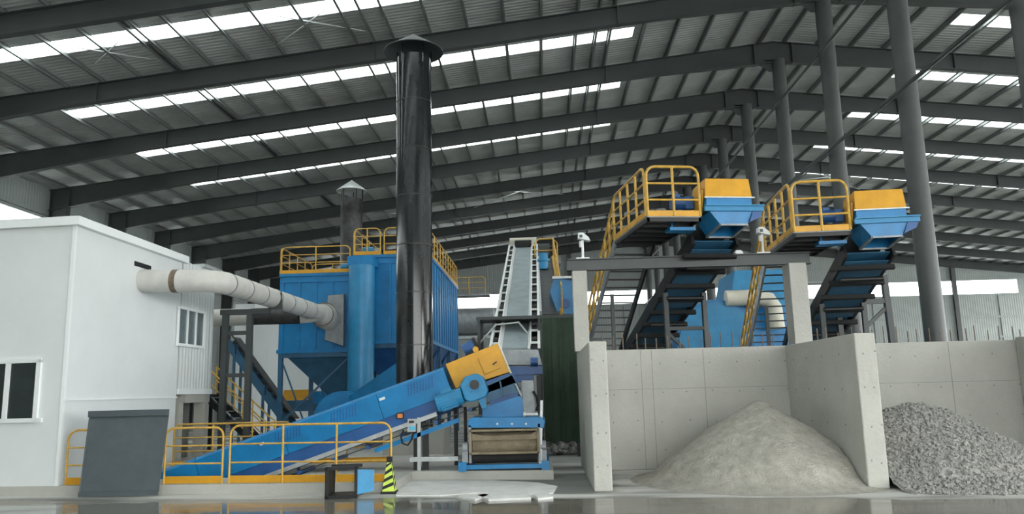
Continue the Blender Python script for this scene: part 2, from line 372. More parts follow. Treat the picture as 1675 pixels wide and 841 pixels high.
w = MB(); w.box((BX, BY-.01, zs-.04), (BX+.035, BE, zs)); obj('ledge', w, TRIMW, b_)
w = MB(); w.box((BX-.06, BY-.02, ZP), (BX+.012, BY+.05, BT-.2)); obj('corner_trim', w, TRIMW, b_)
# front window: white frame, two dark panes
def fbox(u0, v0, u1, v1, out, t):
    nrm = V((-kd.y, kd.x, 0)); c = [onfront(u, v, out) for u, v in ((u0, v0), (u1, v0), (u1, v1), (u0, v1))]
    z0 = (c[2].z+c[3].z)/2; z1 = (c[0].z+c[1].z)/2
    p = V((c[0].x, c[0].y, z0)); q = V((c[1].x, c[1].y, z0))
    return [p, q, q+nrm*t, p+nrm*t], (0, 0, z1-z0)
w = MB()
for r in ((-45, 588, 70, 595), (-45, 685, 70, 692), (63, 588, 70, 692), (13, 593, 20, 689), (-45, 588, -38, 692)): w.prism(*fbox(*r, .06, .08))
wf_ = obj('window', w, TRIMW, b_)
w = MB(); w.prism(*fbox(-40, 592, 66, 690, .02, .015)); obj('pane', w, GLASS, wf_)
yd = atx(232, 457, BX).y
w = MB(); zt = atx(232, 437, BX).z; w.box((BX, yd-.42, zt-.02), (BX+.02, yd+.42, zt+.1)); obj('dark_gap_plate', w, BLACK, b_)  # no hole: a thin black plate paints the dark gap by the duct
# elevated cabin behind it
CE = 24.5; cz0 = atx(315, 645, BX).z; cz1 = atx(297, 426, BX).z
c_ = thing('elevated_cabin', 'white ribbed cabin on concrete posts with a three-pane window, behind the white building', 'cabin', (BX-2, 23.3, ZP))
w = MB().prism([(BX+.02, BE+.02, cz0), (BX+.02, CE, cz0), (BX-4, CE, cz0), (BX-4, BE+.02+1.2, cz0)], (0, 0, cz1-cz0)); obj('walls', w, WHITE2, c_)
w = MB().box((BX-4, BE+1.2, cz1), (BX+.14, CE+.3, cz1+.1)); obj('roof', w, GALV, c_)
w = MB().box((BX-.02, BE+.03, cz0-.0), (BX+.06, CE+.02, cz0+.16)); obj('skirting', w, TRIMW, c_)
wa, wb = atx(293, 503, BX+.05), atx(332, 568, BX+.05)
w = MB()
y0, y1, z0, z1 = wa.y, wb.y, wb.z, wa.z+.02
for i in range(4):
    y = y0+(y1-y0)*i/3; w.box((BX+.02, y-.03, z0), (BX+.08, y+.03, z1))
w.box((BX+.02, y0-.05, z1-.05), (BX+.09, y1+.05, z1+.02)); w.box((BX+.02, y0-.05, z0-.05), (BX+.1, y1+.05, z0+.03))
wf_ = obj('window', w, TRIMW, c_)
w = MB().box((BX+.02, y0, z0), (BX+.04, y1, z1)); obj('pane', w, GLASS2, wf_)
w = MB(); w.box((BX-4, BE+.6, cz0-.25), (BX, CE, cz0-.0)); obj('floor_slab', w, CONC, c_)
for (x, y) in ((BX-.2, BE+.3), (BX-.2, CE-.25), (BX-3.6, CE-.25)):
    w = MB().box((x-.17, y-.02, ZP), (x+.17, y+.25, cz0-.25)); obj('post', w, CONC, c_)
w = MB().box((BX-3.9, CE-.2, ZP), (BX-.6, CE-.05, cz0-.25)); obj('rear_wall', w, CONC2, c_)
# ================================================================ RAILINGS
def railing(root, a, c, H=1.1, n=3, mids=(.36, .68), kick=.14, rad=.18, r=.024, m_=None, nested=None, ends=True):
    """parts post / top_rail / mid_rail / kick_plate between base points a and c"""
    m_ = m_ or YELR; a = V(a); c = V(c); up = V((0, 0, 1)); d = c-a; L = d.length; dn = d/L
    par = nested or root
    for i in range(n):
        f = i/(n-1); p = a+d*f; h = H-(rad if (i in (0, n-1) and ends) else 0)
        obj('post', MB().tube([p, p+up*h], r, 8), m_, par, smooth=True)
    if ends:
        pts = [a+up*(H-rad)]+[a+up*(H-rad)+dn*(rad*(1-math.cos(t)))+up*(rad*math.sin(t)) for t in (.4, .8, 1.2, 1.57)]
        pts += [c+up*(H-rad)-dn*(rad*(1-math.cos(t)))+up*(rad*math.sin(t)) for t in (1.57, 1.2, .8, .4)]+[c+up*(H-rad)]
    else: pts = [a+up*H, c+up*H]
    obj('top_rail', MB().tube(pts, r, 8), m_, par, smooth=True)
    for f in mids: obj('mid_rail', MB().tube([a+up*H*f, c+up*H*f], r*.75, 8), m_, par, smooth=True)
    if kick: obj('kick_plate', MB().bar(a+up*(kick/2+.01), c+up*(kick/2+.01), .012, kick), YEL, par)
def railthing(lb, a, c, grp=None, **k):
    t = thing('guard_railing', lb, 'railing', (V(a)+V(c))/2, grp); railing(t, a, c, **k); return t
def kp(u, off=.1):  # point on kerb top for column u
    a = atz(u, 795, ZP); t = (a-KA).dot(kd); nrm = V((-kd.y, kd.x, 0)); q = KA+kd*t+nrm*off; q.z = ZP; return q
def kerb_at_x(u):
    # intersect pixel column u with the kerb line
    best = None
    for i in range(-100, 700):
        p = KA+kd*(i*.02); q = p-CAM; uu = 837.5+FPX*q.dot(CR)/q.dot(CF)
        if best is None or abs(uu-u) < best[0]: best = (abs(uu-u), p)
    nrm = V((-kd.y, kd.x, 0)); p = best[1]+nrm*.12; return V((p.x, p.y, ZP))
railthing('yellow railing with rounded end against the white building, left of the leaning grey sheet', kerb_at_x(99), kerb_at_x(236), H=1.16, n=2, rad=.22, kick=.15)
railthing('short yellow railing just right of the leaning grey sheet', kerb_at_x(262), kerb_at_x(357), H=1.16, n=2, rad=.18, kick=.15)
railthing('long front yellow railing beside the striped cone, before the inclined blue conveyor', kerb_at_x(369), kerb_at_x(637), H=1.19, n=4, rad=.2, kick=.15)
yb = PY1+.25
def xat(u, Y): return (u-889)/FPX*Y
railthing('rear yellow railing beyond the pit, left part near the black pipe frame', (xat(287, yb), yb, ZP), (xat(480, yb), yb, ZP), H=1.1, n=4, kick=.13)
railthing('rear yellow railing beyond the pit, right part behind the blue conveyor', (xat(500, yb), yb, ZP), (xat(640, yb), yb, ZP), H=1.1, n=3, kick=.13)
# ================================================================ LEANING GREY SHEET, CONE, STEEL BOX
a, c = atz(131, 809, 0), atz(257, 809, 0); ym = (a.y+c.y)/2-.42
ta = at(149, 672, ym+.3); tc_ = at(275, 672, ym+.3); a, c = at(131, 811, ym), at(257, 811, ym); a = V((a.x, ym, .02)); c = V((c.x, ym, .02)); tz = (ta.z+tc_.z)/2; ta.z = tz; tc_.z = tz
p_ = thing('leaning_sheet', 'large slate grey steel sheet leaning against the yellow railing by the white building', 'steel sheet', (a+c)/2)
w = MB(); nn = V((0, .03, 0)); w.add([a, c, tc_, ta, a+nn, c+nn, tc_+nn, ta+nn], [(0,1,2,3),(7,6,5,4),(0,4,5,1),(1,5,6,2),(2,6,7,3),(3,7,4,0)]); obj('plate', w, SLATE, p_)
w = MB().bar(ta+V((-.02, -.03, -.05)), tc_+V((.02, -.03, -.05)), .09, .13); obj('top_flange', w, SLATE, p_)
w = MB().bar(a+V((-.02, -.02, .05)), c+V((.02, -.02, .05)), .05, .1); obj('bottom_flange', w, SLATE, p_)
w = MB().bar(a+(ta-a)*.04+V((-.01,-.01,0)), ta+V((-.01,-.01,-.1)), .03, .03); obj('side_lip', w, SLATE, p_)
w = MB().bar(c+(tc_-c)*.04+V((.01,-.01,0)), tc_+V((.01,-.01,-.1)), .03, .03); obj('side_lip', w, SLATE, p_)
q = atz(637, 807, 0); q.z = 0
k_ = thing('traffic_cone', 'square traffic cone with slanting black and lime stripes at the railing end', 'cone', q)
k_.location = q
w = MB(); w.box((q.x-.15, q.y-.15, 0), (q.x+.15, q.y+.15, .05)); obj('base', w, RUBBER, k_)
def ring(h, s=0): r = .125-.085*(h/.60); return [V((q.x+sx*r, q.y+sy*r, h+.05)) for sx, sy in ((-1,-1),(1,-1),(1,1),(-1,1))]
w = MB().hull(ring(0), ring(.57)); obj('body', w, LIME, k_)
w = MB()
for i in range(4):
    h = .03+i*.14
    def corner(hh, sx, sy): hh = max(0, min(.57, hh)); r = .125-.085*(hh/.60)+.003; return V((q.x+sx*r, q.y+sy*r, hh+.05))
    for (A_, B_) in (((-1,-1),(1,-1)), ((1,-1),(1,1)), ((1,1),(-1,1)), ((-1,1),(-1,-1))):
        pa, pb = corner(h, *A_), corner(h+.09, *B_); pc, pd = corner(h+.155, *B_), corner(h+.065, *A_)
        w.add([pa, pb, pc, pd], [(0,1,2,3)])
obj('stripe', w, RUBBER, k_, label='black stripes')
w = MB().box((q.x-.05, q.y-.05, .61), (q.x+.05, q.y+.05, .72)); obj('tip', w, RUBBER, k_)
bA = atz(531, 817, 0); bA.z = 0
R_ = Matrix.Translation(bA) @ Matrix.Rotation(math.radians(3), 4, 'Z')
x_ = thing('duct_section', 'open square steel duct section with one blue side, lying in front of the yellow railing', 'steel duct section', bA+V((.4, .3, 0)))
w = MB(R_); Wd, Dp, Hh, t_ = .62, .62, .60, .05
w.box((0, 0, 0), (Wd, .06, .06)); w.box((0, 0, Hh-.06), (Wd, .06, Hh)); w.box((0, 0, 0), (.07, .06, Hh)); w.box((Wd-.05, 0, 0), (Wd, .06, Hh)); obj('flange', w, BLACK, x_)
w = MB(R_); w.box((.03, .06, .03), (.05, Dp, Hh-.03)); w.box((.05, .06, .03), (Wd-.03, Dp, .05)); w.box((.03, .06, Hh-.05), (Wd-.03, Dp, Hh-.03)); obj('duct_shell', w, BLACK, x_)
w = MB(R_); w.prism([(Wd-.03, .06, .06), (Wd+.28, .34, .1), (Wd+.28, .34, Hh-.1), (Wd-.03, .06, Hh-.06)], (-.02, .02, 0)); obj('side_plate', w, BLUE3, x_, label='blue side plate')
w = MB(R_); w.box((0, Dp-.04, 0), (.07, Dp, Hh)); w.box((0, Dp-.04, 0), (Wd, Dp, .06)); w.box((0, Dp-.04, Hh-.06), (Wd, Dp, Hh)); obj('rear_flange', w, BLACK, x_)
# pale dust patch and broken slabs
def poly(pts, z0, h): P = [atz(u, v, 0) for u, v in pts]; return MB().prism([(p.x, p.y, z0) for p in P], (0, 0, h))
obj('screed_slab', poly([(648,812),(652,788),(800,787),(880,791),(912,797),(905,808),(850,811),(800,806),(720,812)], .001, .02), PALE, label='pale smooth concrete screed patch in front of the blue separator', cat='slab')
for i, (pts, lb, dz) in enumerate((([(782,812),(812,806),(864,807),(869,816),(800,819)], 'broken flat stone slab, widest of the fragments before the pale patch', .0),
        ([(748,814),(790,808),(800,812),(778,819)], 'broken flat stone slab, leftmost fragment before the pale patch', 0), ([(873,811),(895,808),(905,815),(880,817)], 'broken flat stone slab, rightmost fragment before the pale patch', 0))):
    P = [atz(u, v, 0) for u, v in pts]; obj('stone_slab', MB().prism([(p.x, p.y-.12, .001) for p in P], (0, 0, .04)), PALE, label=lb, cat='stone slab', group='broken slabs')
# ================================================================ BIG STACKS
RING = mat('dark ring', (.028,.03,.03), .3, .1, .3, 4)
def stack(name, lb, X, Y, zb, zt, r, rings, capr, caph, gap, M_, capM, plinth=None):
    t = thing(name, lb, 'chimney', (X, Y, zb))
    obj('pipe', MB().tube([(X, Y, zb), (X, Y, zt)], r, 48), M_, t, smooth=True)
    for z in rings: obj('seam_ring', MB().tube([(X, Y, z-.022), (X, Y, z+.022)], r+.01, 48), RING, t, smooth=True)
    c = MB(); N = 40; top = (X, Y, zt+gap+caph)
    vs = [(X+capr*math.cos(2*math.pi*i/N), Y+capr*math.sin(2*math.pi*i/N), zt+gap) for i in range(N)]
    vs2 = [(p[0], p[1], p[2]+.03) for p in vs]
    c.add(vs+vs2+[top, (X, Y, zt+gap+caph-.05)], [(N+i, N+(i+1) % N, 2*N) for i in range(N)]+[((i+1) % N, i, 2*N+1) for i in range(N)]+[(i, (i+1) % N, N+(i+1) % N, N+i) for i in range(N)])
    obj('rain_cap', c, capM, t, smooth=True)
    for i in range(5):
        a = 2*math.pi*(i+.3)/5; x, y = X+(r+.01)*math.cos(a), Y+(r+.01)*math.sin(a); obj('cap_strut', MB().bar((x, y, zt-.3), (x, y, zt+gap+.1), .05, .02), M_, t)
    return t
SX, SY, SZ = -3.93, 24.0, .95
w = MB().box((-4.75, 23.2, 0), (-2.95, 24.9, SZ)); obj('concrete_plinth', w, CONC, label='light concrete plinth under the tall black stack, behind the inclined conveyor', cat='plinth', bev=.03)
zz = [at(676, v, SY-.5).z for v in (160, 239, 317, 398, 477, 564)]
ztop = at(675, 86, SY-.5).z
stack('tall_stack', 'tall glossy black exhaust stack with conical rain cap before the dust collector', SX, SY, SZ, ztop, .565, zz, .97, .66, .22, STACK, BEAM)
S2X, S2Y = -9.28, 37.5
stack('small_stack', 'shorter grey exhaust stack with a pale conical cap behind the dust collector', S2X, S2Y, 0, at(572, 327, S2Y).z, .53, [at(572, v, S2Y).z for v in (352, 392)], .76, .60, .42, mat('sooty grey pipe', (.075,.078,.078), .35, .3, .5, 1.2), GALV)
# ================================================================ DUST COLLECTOR
FY = 30.0; XL, XM, XRt = -10.22, -7.35, -4.39
zLt, zLb = 6.72, 3.62; zRt, zRb = 7.38, 3.9; YLb, YRb = 34.2, 40.6
d_ = thing('dust_collector', 'big blue ribbed dust collector with hoppers, legs and yellow top railings', 'dust collector', (-7.3, 33, 0))
def ribbox(x0, x1, y0, y1, z0, z1, nx, ny):
    w = MB().box((x0, y0, z0), (x1, y1, z1))
    for i in range(nx+1):
        x = x0+.12+(x1-x0-.24)*i/nx; w.box((x-.05, y0-.05, z0+.1), (x+.05, y0, z1-.35))
    w.box((x0, y0-.05, z1-.36), (x1, y0, z1-.22))
    for i in range(ny+1):
        y = y0+.15+(y1-y0-.3)*i/ny; w.box((x1, y-.05, z0+.1), (x1+.05, y+.05, z1-.15)); w.box((x0-.05, y-.05, z0+.1), (x0, y+.05, z1-.15))
    w.box((x0-.06, y0-.08, z0-.02), (x1+.06, y1+.02, z0+.12)); w.box((x0-.02, y0-.08, z1-.12), (x1+.06, y1+.02, z1)); return w
obj('filter_chamber', ribbox(XL, XM-.02, FY, YLb, zLb, zLt, 4, 5), BLUE, d_)
obj('filter_chamber', ribbox(XM+.02, XRt, FY, YRb, zRb, zRt, 4, 13), BLUE, d_)
def hopper(x0, x1, y0, y1, z1, z0, cx, cy):
    a = [V((x0,y0,z1)),V((x1,y0,z1)),V((x1,y1,z1)),V((x0,y1,z1))]; b_ = [V((cx-.2,cy-.2,z0)),V((cx+.2,cy-.2,z0)),V((cx+.2,cy+.2,z0)),V((cx-.2,cy+.2,z0))]
    return MB().hull(b_, a).box((cx-.12, cy-.12, z0-.25), (cx+.12, cy+.12, z0))
obj('hopper', hopper(XL+.15, XM-.1, FY+.1, YLb-.1, zLb-.02, 1.45, -8.0, FY+2), NAVY, d_)
for i in range(3):
    ya = FY+.1+i*3.5; obj('hopper', hopper(XM+.1, XRt-.05, ya, ya+3.4, zRb-.02, 1.9, (XM+XRt)/2, ya+1.7), BLUE2, d_)
def frame(x0, x1, ys, zt):
    for y in ys:
        for x in (x0, x1): obj('leg', MB().bar((x, y, 0), (x, y, zt), .16), NAVY, d_)
    for y in (ys[0], ys[-1]):
        obj('cross_beam', MB().bar((x0, y, zt-.1), (x1, y, zt-.1), .14, .18), NAVY, d_)
        obj('brace', MB().bar((x0, y, zt-.2), ((x0+x1)/2-.2, y, .5), .05), NAVY, d_); obj('brace', MB().bar((x1, y, zt-.2), (x0, y, .9), .07), NAVY, d_)
    for y, y2 in zip(ys, ys[1:]):
        obj('brace', MB().bar((x1, y, zt-.2), (x1, y2, .6), .07), NAVY, d_); obj('brace', MB().bar((x1, y2, zt-.2), (x1, y, .6), .07), NAVY, d_)
frame(XL+.08, XM-.1, (FY+.05, YLb-.1), zLb); frame(XM+.12, XRt-.05, (FY+.05, FY+3.5, FY+7, YRb-.1), zRb)
# railings on top, each a part with its own posts
def toprail(a, c, n, H=1.05):
    rl = obj('platform_edge', MB().bar(V(a)+V((0,0,.06)), V(c)+V((0,0,.06)), .1, .14), YEL, d_)
    railing(d_, a, c, H=H, n=n, kick=0, nested=rl, r=.026, rad=.2, mids=(.4, .7))
toprail((XL+.05, FY-.05, zLt), (XM-.1, FY-.05, zLt), 3); toprail((XL, FY, zLt), (XL, YLb, zLt), 5); toprail((XL, YLb, zLt), (XM-.1, YLb, zLt), 4)
toprail((XM+.05, FY-.05, zRt), (XM+1.1, FY-.05, zRt), 3); toprail((XM+1.25, FY-.05, zRt), (XRt-.05, FY-.05, zRt), 4); toprail((XRt, FY, zRt), (XRt, YRb, zRt), 12); toprail((XM+.05, FY+.1, zRt), (XM+.05, YLb+1, zRt), 5)
for (x, y, z) in ((-7.75, FY+.7, zLt), (-6.9, FY+.8, zRt)):
    w = MB().tube([(x-.22, y, z+.3), (x+.2, y, z+.3)], .17, 16); mo = obj('shaker_motor', w, BLUE3, d_, smooth=True)
    obj('motor_foot', MB().box((x-.15, y-.15, z), (x+.15, y+.15, z+.15)), GALV, mo)
# inlet box with the flared duct end
ia, ib = at(533, 482, FY-.3), at(562, 566, FY-.3)
w = MB(); w.prism([(ia.x, FY-.08, ib.z+.25), (ib.x, FY-.08, ib.z), (ib.x, FY-.08, ia.z), (ia.x+.1, FY-.08, ia.z-.05)], (0, -.28, 0)); obj('inlet_box', w, STEEL, d_)
# ladder on the front of the right chamber
ld = MB(); lx = -6.05
# ---- riser duct and fan
RX, RY, RR = at(589, 550, 29.0).x, 29.2, .49
f_ = thing('exhaust_fan', 'blue exhaust fan scroll with a round riser duct, in front of the dust collector', 'fan', (RX, 28.2, 0))
zr0 = at(590, 645, 28.7).z; zr1 = at(589, 432, 28.7).z
obj('riser_duct', MB().tube([(RX, RY, zr0-.3), (RX, RY, zr1)], RR, 32), BLUE3, f_, smooth=True)
obj('riser_head', MB().box((RX-RR, RY-.3, zr1), (RX+RR, FY-.1, zr1+.35)), BLUE, f_)
fc = V((at(562, 690, 27.6).x, 27.6, 0)); fc.z = 1.15; fr = at(562, 640, 27.6).z-1.15
obj('fan_scroll', MB().tube([(fc.x, 27.2, fc.z), (fc.x, 28.1, fc.z)], fr, 40), BLUE, f_, smooth=True)
obj('fan_outlet', MB().hull([V((fc.x+.2, 27.3, 1.0)), V((fc.x+.2, 28.0, 1.0)), V((fc.x+.2, 28.0, 1.9)), V((fc.x+.2, 27.3, 1.9))], [V((-4.4, 24.25, 1.7)), V((-4.4, 24.8, 1.7)), V((-4.4, 24.8, 3.0)), V((-4.4, 24.25, 3.0))]), BLUE, f_)
obj('fan_base', MB().box((fc.x-.7, 27.1, 0), (fc.x+.7, 28.2, .35)), CONC2, f_)
obj('inlet_cone', MB().tube([(fc.x, 27.2, fc.z), (fc.x, 26.9, fc.z)], .4, 24, radii=[.5, .35]), BLUE2, f_, smooth=True)
# ================================================================ DUCTS
dy = yd; dz = 5.02; dr = .30
pts = [(BX-.1, dy, dz+.06), (-9.1, dy, dz)]
import itertools
arc = [V((-9.1+.62*math.sin(t), dy+.62*(1-math.cos(t)), dz)) for t in [math.pi/2*i/6 for i in range(1, 7)]]
end = V((-8.28, 28.75, 5.0))
t = thing('white_duct', 'round off-white duct running from the white building to the blue dust collector', 'duct', (-8.9, 24, 4.7))
obj('duct_pipe', MB().tube([V(p) for p in pts]+arc+[end], dr, 28), DUCT, t, smooth=True)
e0 = arc[-1]
for i in range(8):
    p = e0+(end-e0)*(i/7); dd = (end-e0).normalized(); obj('seam_ring', MB().tube([p-dd*.02, p+dd*.02], dr+.012, 28), STEEL, t, smooth=True)
obj('seam_ring', MB().tube([(-9.65, dy, dz+.02), (-9.5, dy, dz+.015)], dr+.008, 28), RUST, t, smooth=True, label='rusty seam band')
obj('duct_flare', MB().tube([end-V((0,.05,0)), end+V((.02, .35, -.02)), end+V((.04, .6, -.05)), end+V((.06, .92, -.08))], .3, 28, radii=[.31, .42, .48, .50]), DUCT, t, smooth=True)
for q_, rr in ((.3, .42), (.6, .49)): obj('seam_ring', MB().tube([end+V((.02, q_-.02, -.03)), end+V((.02, q_+.02, -.03))], rr+.012, 28), RUST, t, smooth=True)
dz2 = at(420, 518, 28).z
t = thing('dark_duct', 'straight duct, white on the left and black on the right, below the white duct', 'duct', (-10, 28, dz2))
obj('duct_pipe', MB().tube([(xat(338, 28)-1.2, 28, dz2), (xat(408, 28), 28, dz2)], .31, 28), DUCT, t, smooth=True)
obj('duct_pipe', MB().tube([(xat(408, 28), 28, dz2), (xat(490, 28), 28, dz2)], .305, 28), DARKD, t, smooth=True, label='black middle length')  # middle length darker than the white ends
obj('duct_elbow', MB().tube([(xat(489, 28), 28, dz2), (xat(505, 28), 28.1, dz2+.03), (xat(520, 28.5), 28.6, dz2+.16)], .3, 28), DUCT, t, smooth=True)
# black support frame under the ducts
t = thing('pipe_support', 'black steel frame carrying the white duct beside the yellow stair', 'steel frame', (xat(385, 24), 24, ZP))
xa, xb, Yp = xat(365, 23.9), xat(406, 23.9), 23.9
zt = dz-dr-.12
for x in (xa, xb): obj('post', MB().bar((x, Yp, ZP), (x, Yp, zt), .17), BEAM, t)
for z in (at(385, 545, Yp).z, at(385, 614, Yp).z, at(385, 690, Yp).z): obj('cross_beam', MB().bar((xa, Yp, z), (xb, Yp, z), .1, .12), BEAM, t)
obj('head_beam', MB().bar((xa-.15, Yp, zt), (max(xb, -8.55)+.1, Yp, zt), .2, .16), BEAM, t)
obj('saddle', MB().prism([(-8.62, Yp-.04, zt+.05), (-8.05, Yp-.04, zt+.05), (-8.1, Yp-.04, zt+.62), (-8.2, Yp-.04, zt+.25)], (0, .08, 0)), BEAM, t)
# ================================================================ STAIR, SMALL CONVEYOR, WHITE ANNEX (behind)
t = thing('yellow_stair', 'steep steel stair with yellow handrails beside the elevated cabin', 'stair', (-11, 28, 0))
la = at(352, 645, 27.5); lb_ = at(420, 731, 26.2); lb_.z = ZP
topx = la.x; z1 = la.z
obj('landing', MB().box((topx-2.0, 26.3, z1-.12), (topx+.15, 27.4, z1)), BLACK, t)
for y in (26.4, 27.3):
    obj('stringer', MB().bar((topx+.1, y, z1-.05), (lb_.x, y, ZP+.05), .05, .2), BLACK, t)
    hr = obj('handrail', MB().tube([(topx+.1, y, z1+.95), (lb_.x+.05, y, ZP+1.05), (lb_.x+.2, y, ZP+.95), (lb_.x+.2, y, ZP)], .028, 8), YELR, t, smooth=True)
    obj('mid_rail', MB().tube([(topx+.1, y, z1+.5), (lb_.x+.15, y, ZP+.5)], .02, 8), YELR, hr, smooth=True)
    for f in (.0, .33, .66): 
        p = V((topx+.1+(lb_.x-topx)*f, y, z1+(ZP-z1)*f)); obj('post', MB().tube([p, p+V((0,0,1.0))], .024, 8), YELR, hr, smooth=True)
for i in range(8):
    f = (i+.5)/8; x = topx+.1+(lb_.x-topx-.1)*f; z = z1+(ZP-z1)*f; obj('tread', MB().box((x-.11, 26.42, z-.02), (x+.11, 27.28, z+.015)), STEEL, t)
for x in (topx-.05, topx-1.8): obj('leg', MB().bar((x, 27.3, ZP), (x, 27.3, z1-.1), .1), BLACK, t)
rl = obj('landing_rail', MB().tube([(topx-.35, 26.35, z1), (topx-.35, 26.35, z1+.85), (topx-.25, 26.35, z1+1.02), (topx+.05, 26.35, z1+1.02)], .028, 8), YELR, t, smooth=True)
rl = obj('landing_rail', MB().tube([(topx-1.9, 26.35, z1+1.02), (topx-.4, 26.35, z1+1.02)], .028, 8), YELR, t, smooth=True)
t = thing('small_conveyor', 'narrow inclined blue conveyor with dark rollers descending behind the yellow stair', 'conveyor', (-12, 34, 0))
ca, cb_ = at(372, 560, 34), at(470, 694, 34)
dd = (cb_-ca).normalized(); upv = V((-dd.z, 0, dd.x)); upv = upv if upv.z > 0 else -upv
for y in (34, 34.8): obj('side_frame', MB().bar(V((ca.x, y, ca.z)), V((cb_.x, y, cb_.z)), .08, .35, up=upv), NAVY, t)
L_ = (cb_-ca).length
for i in range(12):
    p = ca+dd*(L_*(i+.5)/12)+upv*.25; obj('roller', MB().tube([p+V((0,.05,0)), p+V((0,.75,0))], .09, 12), BLACK, t, smooth=True)
obj('belt', MB().bar(ca+V((0,.4,0))+upv*.36, cb_+V((0,.4,0))+upv*.36, .7, .02, up=upv), BELTD, t)
obj('handrail', MB().tube([ca+V((0,-.1,.6)), cb_+V((0,-.1,.6))], .03, 8), BLACK, t, smooth=True)
for f in (.15, .4, .65, .9):
    p = ca+(cb_-ca)*f; obj('rail_post', MB().tube([p+V((0,-.1,0)), p+V((0,-.1,.6))], .025, 8), BLACK, t, smooth=True)
for f in (.12, .6, .95):
    p = ca+(cb_-ca)*f
    for y in (34, 34.8): obj('leg', MB().bar((p.x, y, 0), (p.x, y, p.z), .1), NAVY, t)
# white annex behind pipes
ax0, ax1, AY = xat(380, 40), xat(414, 40), 40
az = at(414, 497, AY).z
obj('white_annex', MB().box((ax0, AY, 0), (ax1, AY+9, az)), WHITE, label='plain white panel block behind the stair and the dark duct', cat='building')
t = thing('white_silo_block', 'lower white panel enclosure behind the dust collector legs', 'building', (-11, 48, 0))
obj('walls', MB().box((ax1+.02, 44, 0), (xat(528, 44), 50, at(470, 505, 44).z)), WHITE, t)
obj('roof', MB().box((ax1+.02, 43.9, at(470, 505, 44).z), (xat(528, 44)+.1, 50, at(470, 505, 44).z+.1)), GALV, t)
# yellow-hooded machine under the collector
t = thing('hooded_feeder', 'low blue feeder with a yellow hood seen between the dust collector legs', 'machine', (-12, 39, 0))
a = at(461, 655, 38.5); c = at(511, 637, 38.5)
obj('hood', MB().prism([(a.x, 38.5, a.z), (c.x, 38.5, a.z), (c.x-.15, 38.5, c.z), (a.x+.1, 38.5, c.z)], (0, 1.2, 0)), YEL, t)
obj('body', MB().box((c.x, 38.5, a.z-.2), (xat(560, 38.5), 39.7, c.z-.1)), BLUE, t)
obj('bed', MB().box((a.x-.3, 38.55, a.z-.55), (xat(560, 38.5), 39.6, a.z-.02)), NAVY, t)
for x in (a.x, a.x+1.5, c.x+1.2):
    for y in (38.7, 39.5): obj('leg', MB().bar((x, y, 0), (x, y, a.z-.55), .12), NAVY, t)
# ================================================================ MAIN INCLINED CONVEYOR
CY = 18.6; CW = 1.2
O_ = at(617, 689, CY); th = math.atan2(.335, 1.0)
e1 = V((math.cos(th), 0, math.sin(th))); e3 = V((-math.sin(th), 0, math.cos(th)))
CM = Matrix.Translation(O_) @ Matrix(((e1.x, 0, e3.x), (0, 1, 0), (e1.z, 0, e3.z))).to_4x4()
t = thing('inclined_conveyor', 'long blue covered conveyor climbing out of the pit to a yellow head hood', 'conveyor', (O_.x, CY+.6, ZP))
A0 = -6.1
def pxa(u): return ((u-617)*CY/FPX)/math.cos(th)*1.01
aH = pxa(738)
def cover(a0, a1):
    w = MB(CM); w.prism([(a0, 0, 0), (a0, -.02, 0), (a0, -.02, .60), (a0, .05, .66), (a0, CW-.05, .66), (a0, CW+.02, .60), (a0, CW+.02, 0)], (a1-a0, 0, 0)); return w
segs = [A0, -4.35, -2.2, pxa(628), aH]
for a, c in zip(segs, segs[1:]): obj('cover', cover(a+.006, c-.006), BLUE, t)
# louvred patches
for ac in (pxa(570), pxa(480), pxa(700)-.1):
    w = MB(CM)
    for i in range(9):
        for j in range(4): x = ac-.32+i*.075+j*.02; w.prism([(x, -.032, .30+j*.065), (x+.028, -.032, .30+j*.065), (x+.045, -.032, .35+j*.065), (x+.017, -.032, .35+j*.065)], (0, .02, 0))
    obj('louvre_patch', w, BLUE2, t)
for y in (0, CW-.06): obj('side_frame', MB(CM).box((A0, y, -.27), (aH+1.5, y+.06, -.005)), BLUE2, t)
obj('lower_channel', MB(CM).box((A0, -.03, -.37), (pxa(706), .06, -.27)), GALV, t)
obj('return_channel', MB(CM).box((A0, CW-.05, -.37), (aH, CW+.02, -.27)), BLUE2, t)
obj('belt', MB(CM).box((A0, .1, .02), (aH+1.35, CW-.1, .05)), BELTD, t)
obj('return_belt', MB(CM).box((A0, .1, -.5), (aH+.8, CW-.1, -.48)), BELTD, t)
for i in range(10):
    a = A0+.6+i*.85; obj('return_roller', MB(CM).tube([(a, -.02, -.5), (a, CW, -.5)], .05, 10), BLUE2, t, smooth=True)
    if i % 2 == 0: obj('roller_bracket', MB(CM).box((a-.03, 0, -.55), (a+.03, .05, -.27)), BLACK, t)
obj('guard_bar', MB(CM).box((pxa(600), -.02, -.68), (pxa(735), .05, -.58)), BLUE, t)
